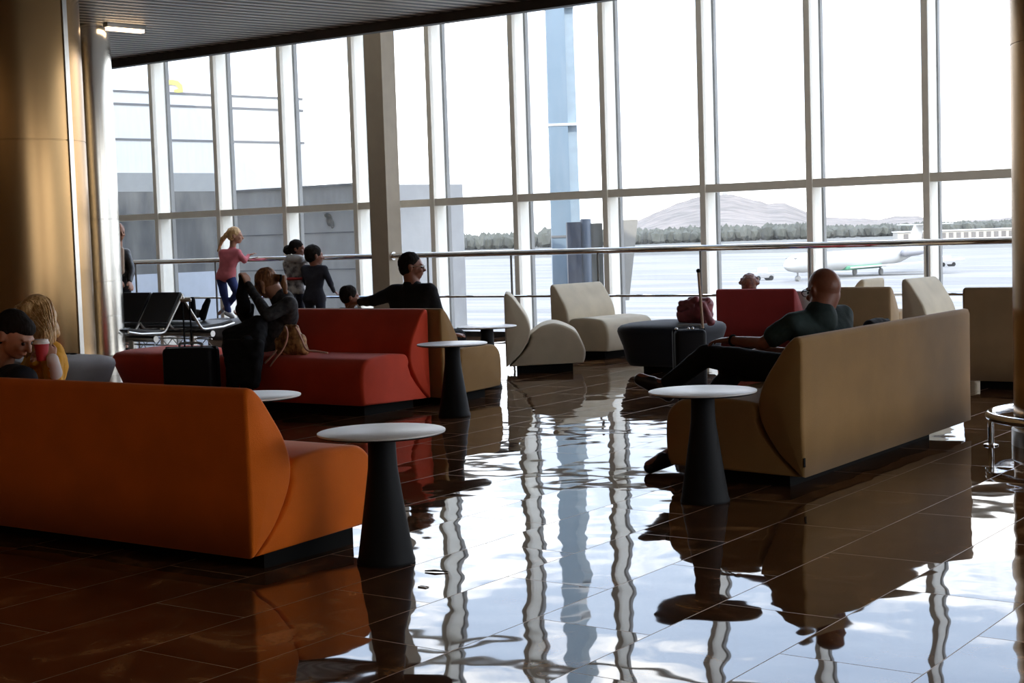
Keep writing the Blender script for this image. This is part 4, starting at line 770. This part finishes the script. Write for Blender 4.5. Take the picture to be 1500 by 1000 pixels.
q = on_d(280, 520, 11.75); t = suitcase((q.x, q.y, 0), ang - .15, .40, .22, 1.3 - (508 - 363) / FPX * 11.75, .78, 'black suitcase with its handle pulled up, in front of the red pouf', mat('black shell', (.007, .007, .009), .6, spec=.2))
bm = BM(); hh = 1.3 - (440 - 363) / FPX * 11.75
tube(bm, [(-.058, .03, .44), (-.062, .03, hh)], .007, 8); tube(bm, [(.0, .03, .44), (-.004, .03, hh)], .007, 8); obj('telescopic_rods', bm, M_tped, t, auto=True)
obj('grip', bev(bx(-.078, .012, .018, .042, hh - .012, hh + .016), .008, 2), M_alu, t, auto=True)
D3 = 11.6; q = on_d(1010, 520, D3); s4 = D3 / FPX; h3 = 1.3 - (481 - 338.5) * s4
t = suitcase((q.x, q.y, 0), ang + .05, 46 * s4, .22, h3, .9, 'black suitcase with a tall single handle rod beside the black pouf', mat('black shell', (.007, .007, .009), .6, spec=.2))
bm = BM(); tube(bm, [(21 * s4, 0, h3 - .03), (16 * s4, 0, 1.3 - (398 - 338) * s4)], .011, 10); obj('handle_rod', bm, mat('tan rod', (.45, .30, .20), .4), t, auto=True)
bm = BM(); bmesh.ops.create_uvsphere(bm, u_segments=16, v_segments=10, radius=.017, matrix=Matrix.Translation((16 * s4, 0, 1.3 - (396 - 338) * s4))); obj('handle_knob', bm, M_plinth, t, smooth=True)
for x in (-20, -2, 4): bm = BM(); bmesh.ops.create_uvsphere(bm, u_segments=12, v_segments=8, radius=.012, matrix=Matrix.Translation((x * s4, -.05, h3 + .006))); obj('metal_stud', bm, M_chrome, t, smooth=True)
M_maroon = mat('maroon nylon', (.30, .07, .085), .55, var=.5, vscale=8, bump=.4, bscale=14)
Pm = lambda x, y, D=12.3: on_y(x, y, 12.35 + (D - 12.3) * .8)
tag(blob('duffel_bag', [hull((Pm(1003, 462), .075), (Pm(1030, 460), .09), (Pm(1012, 450), .06), (Pm(1034, 446), .07)), cap(Pm(996, 452, 12.1), Pm(1012, 447, 12.1), .028, .035), cap(Pm(998, 444, 12.1), Pm(1020, 438, 12.1), .024, .03), cap(Pm(1010, 438, 12.15), Pm(1036, 440, 12.15), .02, .03), cap(Pm(1030, 445, 12.1), Pm(1041, 472, 12.1), .03, .04)], .008, M_maroon, None, 3, .012, 13), 'crumpled maroon bag on the black pouf beside the dark red chair', 'bag')
q = on_x(1279, 470, -3.40); tag(blob('handbag', [hull((Vector((-3.46, q.y - .12, .50)), .07), (Vector((-3.46, q.y + .10, .50)), .07), (Vector((-3.38, q.y - .10, .72)), .04), (Vector((-3.38, q.y + .06, .725)), .035)), cap((-3.37, q.y + .06, .72), (-3.37, q.y + .14, .735), .03, .022)], .009, M_blackf, None, 3, .006, 12), 'black bag propped on the khaki sofa behind the bald person', 'bag')
q = on_y(78, 545, 7.9); q = Vector((q.x + _R.x * .17 + .02, q.y + _R.y * .17 - .04, 0))
t = thing('sunglasses', 'black folded sunglasses on the grey pouf', 'sunglasses', (q.x, q.y, .4565)); bm = BM()
for x in (-.035, .035): tube(bm, [(x + .026 * math.cos(a * .393), .02 * math.sin(a * .393), .012) for a in range(16)], .006, 6, closed=True)
obj('frame', bm, M_plinth, t, smooth=True); obj('lenses', bev(bx(-.055, .055, -.014, .014, .008, .016), .003), M_eye, t)
q = on_z(637, 838, 0); tag(obj('twig', tube(BM(), [(q.x - .04, q.y - .012, .004), (q.x, q.y, .007), (q.x + .05, q.y + .02, .004)], [.003, .005, .002], 6), mat('dry leaf', (.03, .025, .02), .8)), 'small dark twig lying on the floor right of the front table', 'litter')
for x, y in ((620, 860), (700, 548)): q = on_z(x, y, 0); tag(obj('paper_scrap', bev(bx(q.x - .02, q.x + .02, q.y - .01, q.y + .012, .0005, .004), .001, 1), M_ttop), 'tiny white paper scrap on the floor ' + ('near the front table foot' if y > 800 else 'beyond the second table'), 'litter')
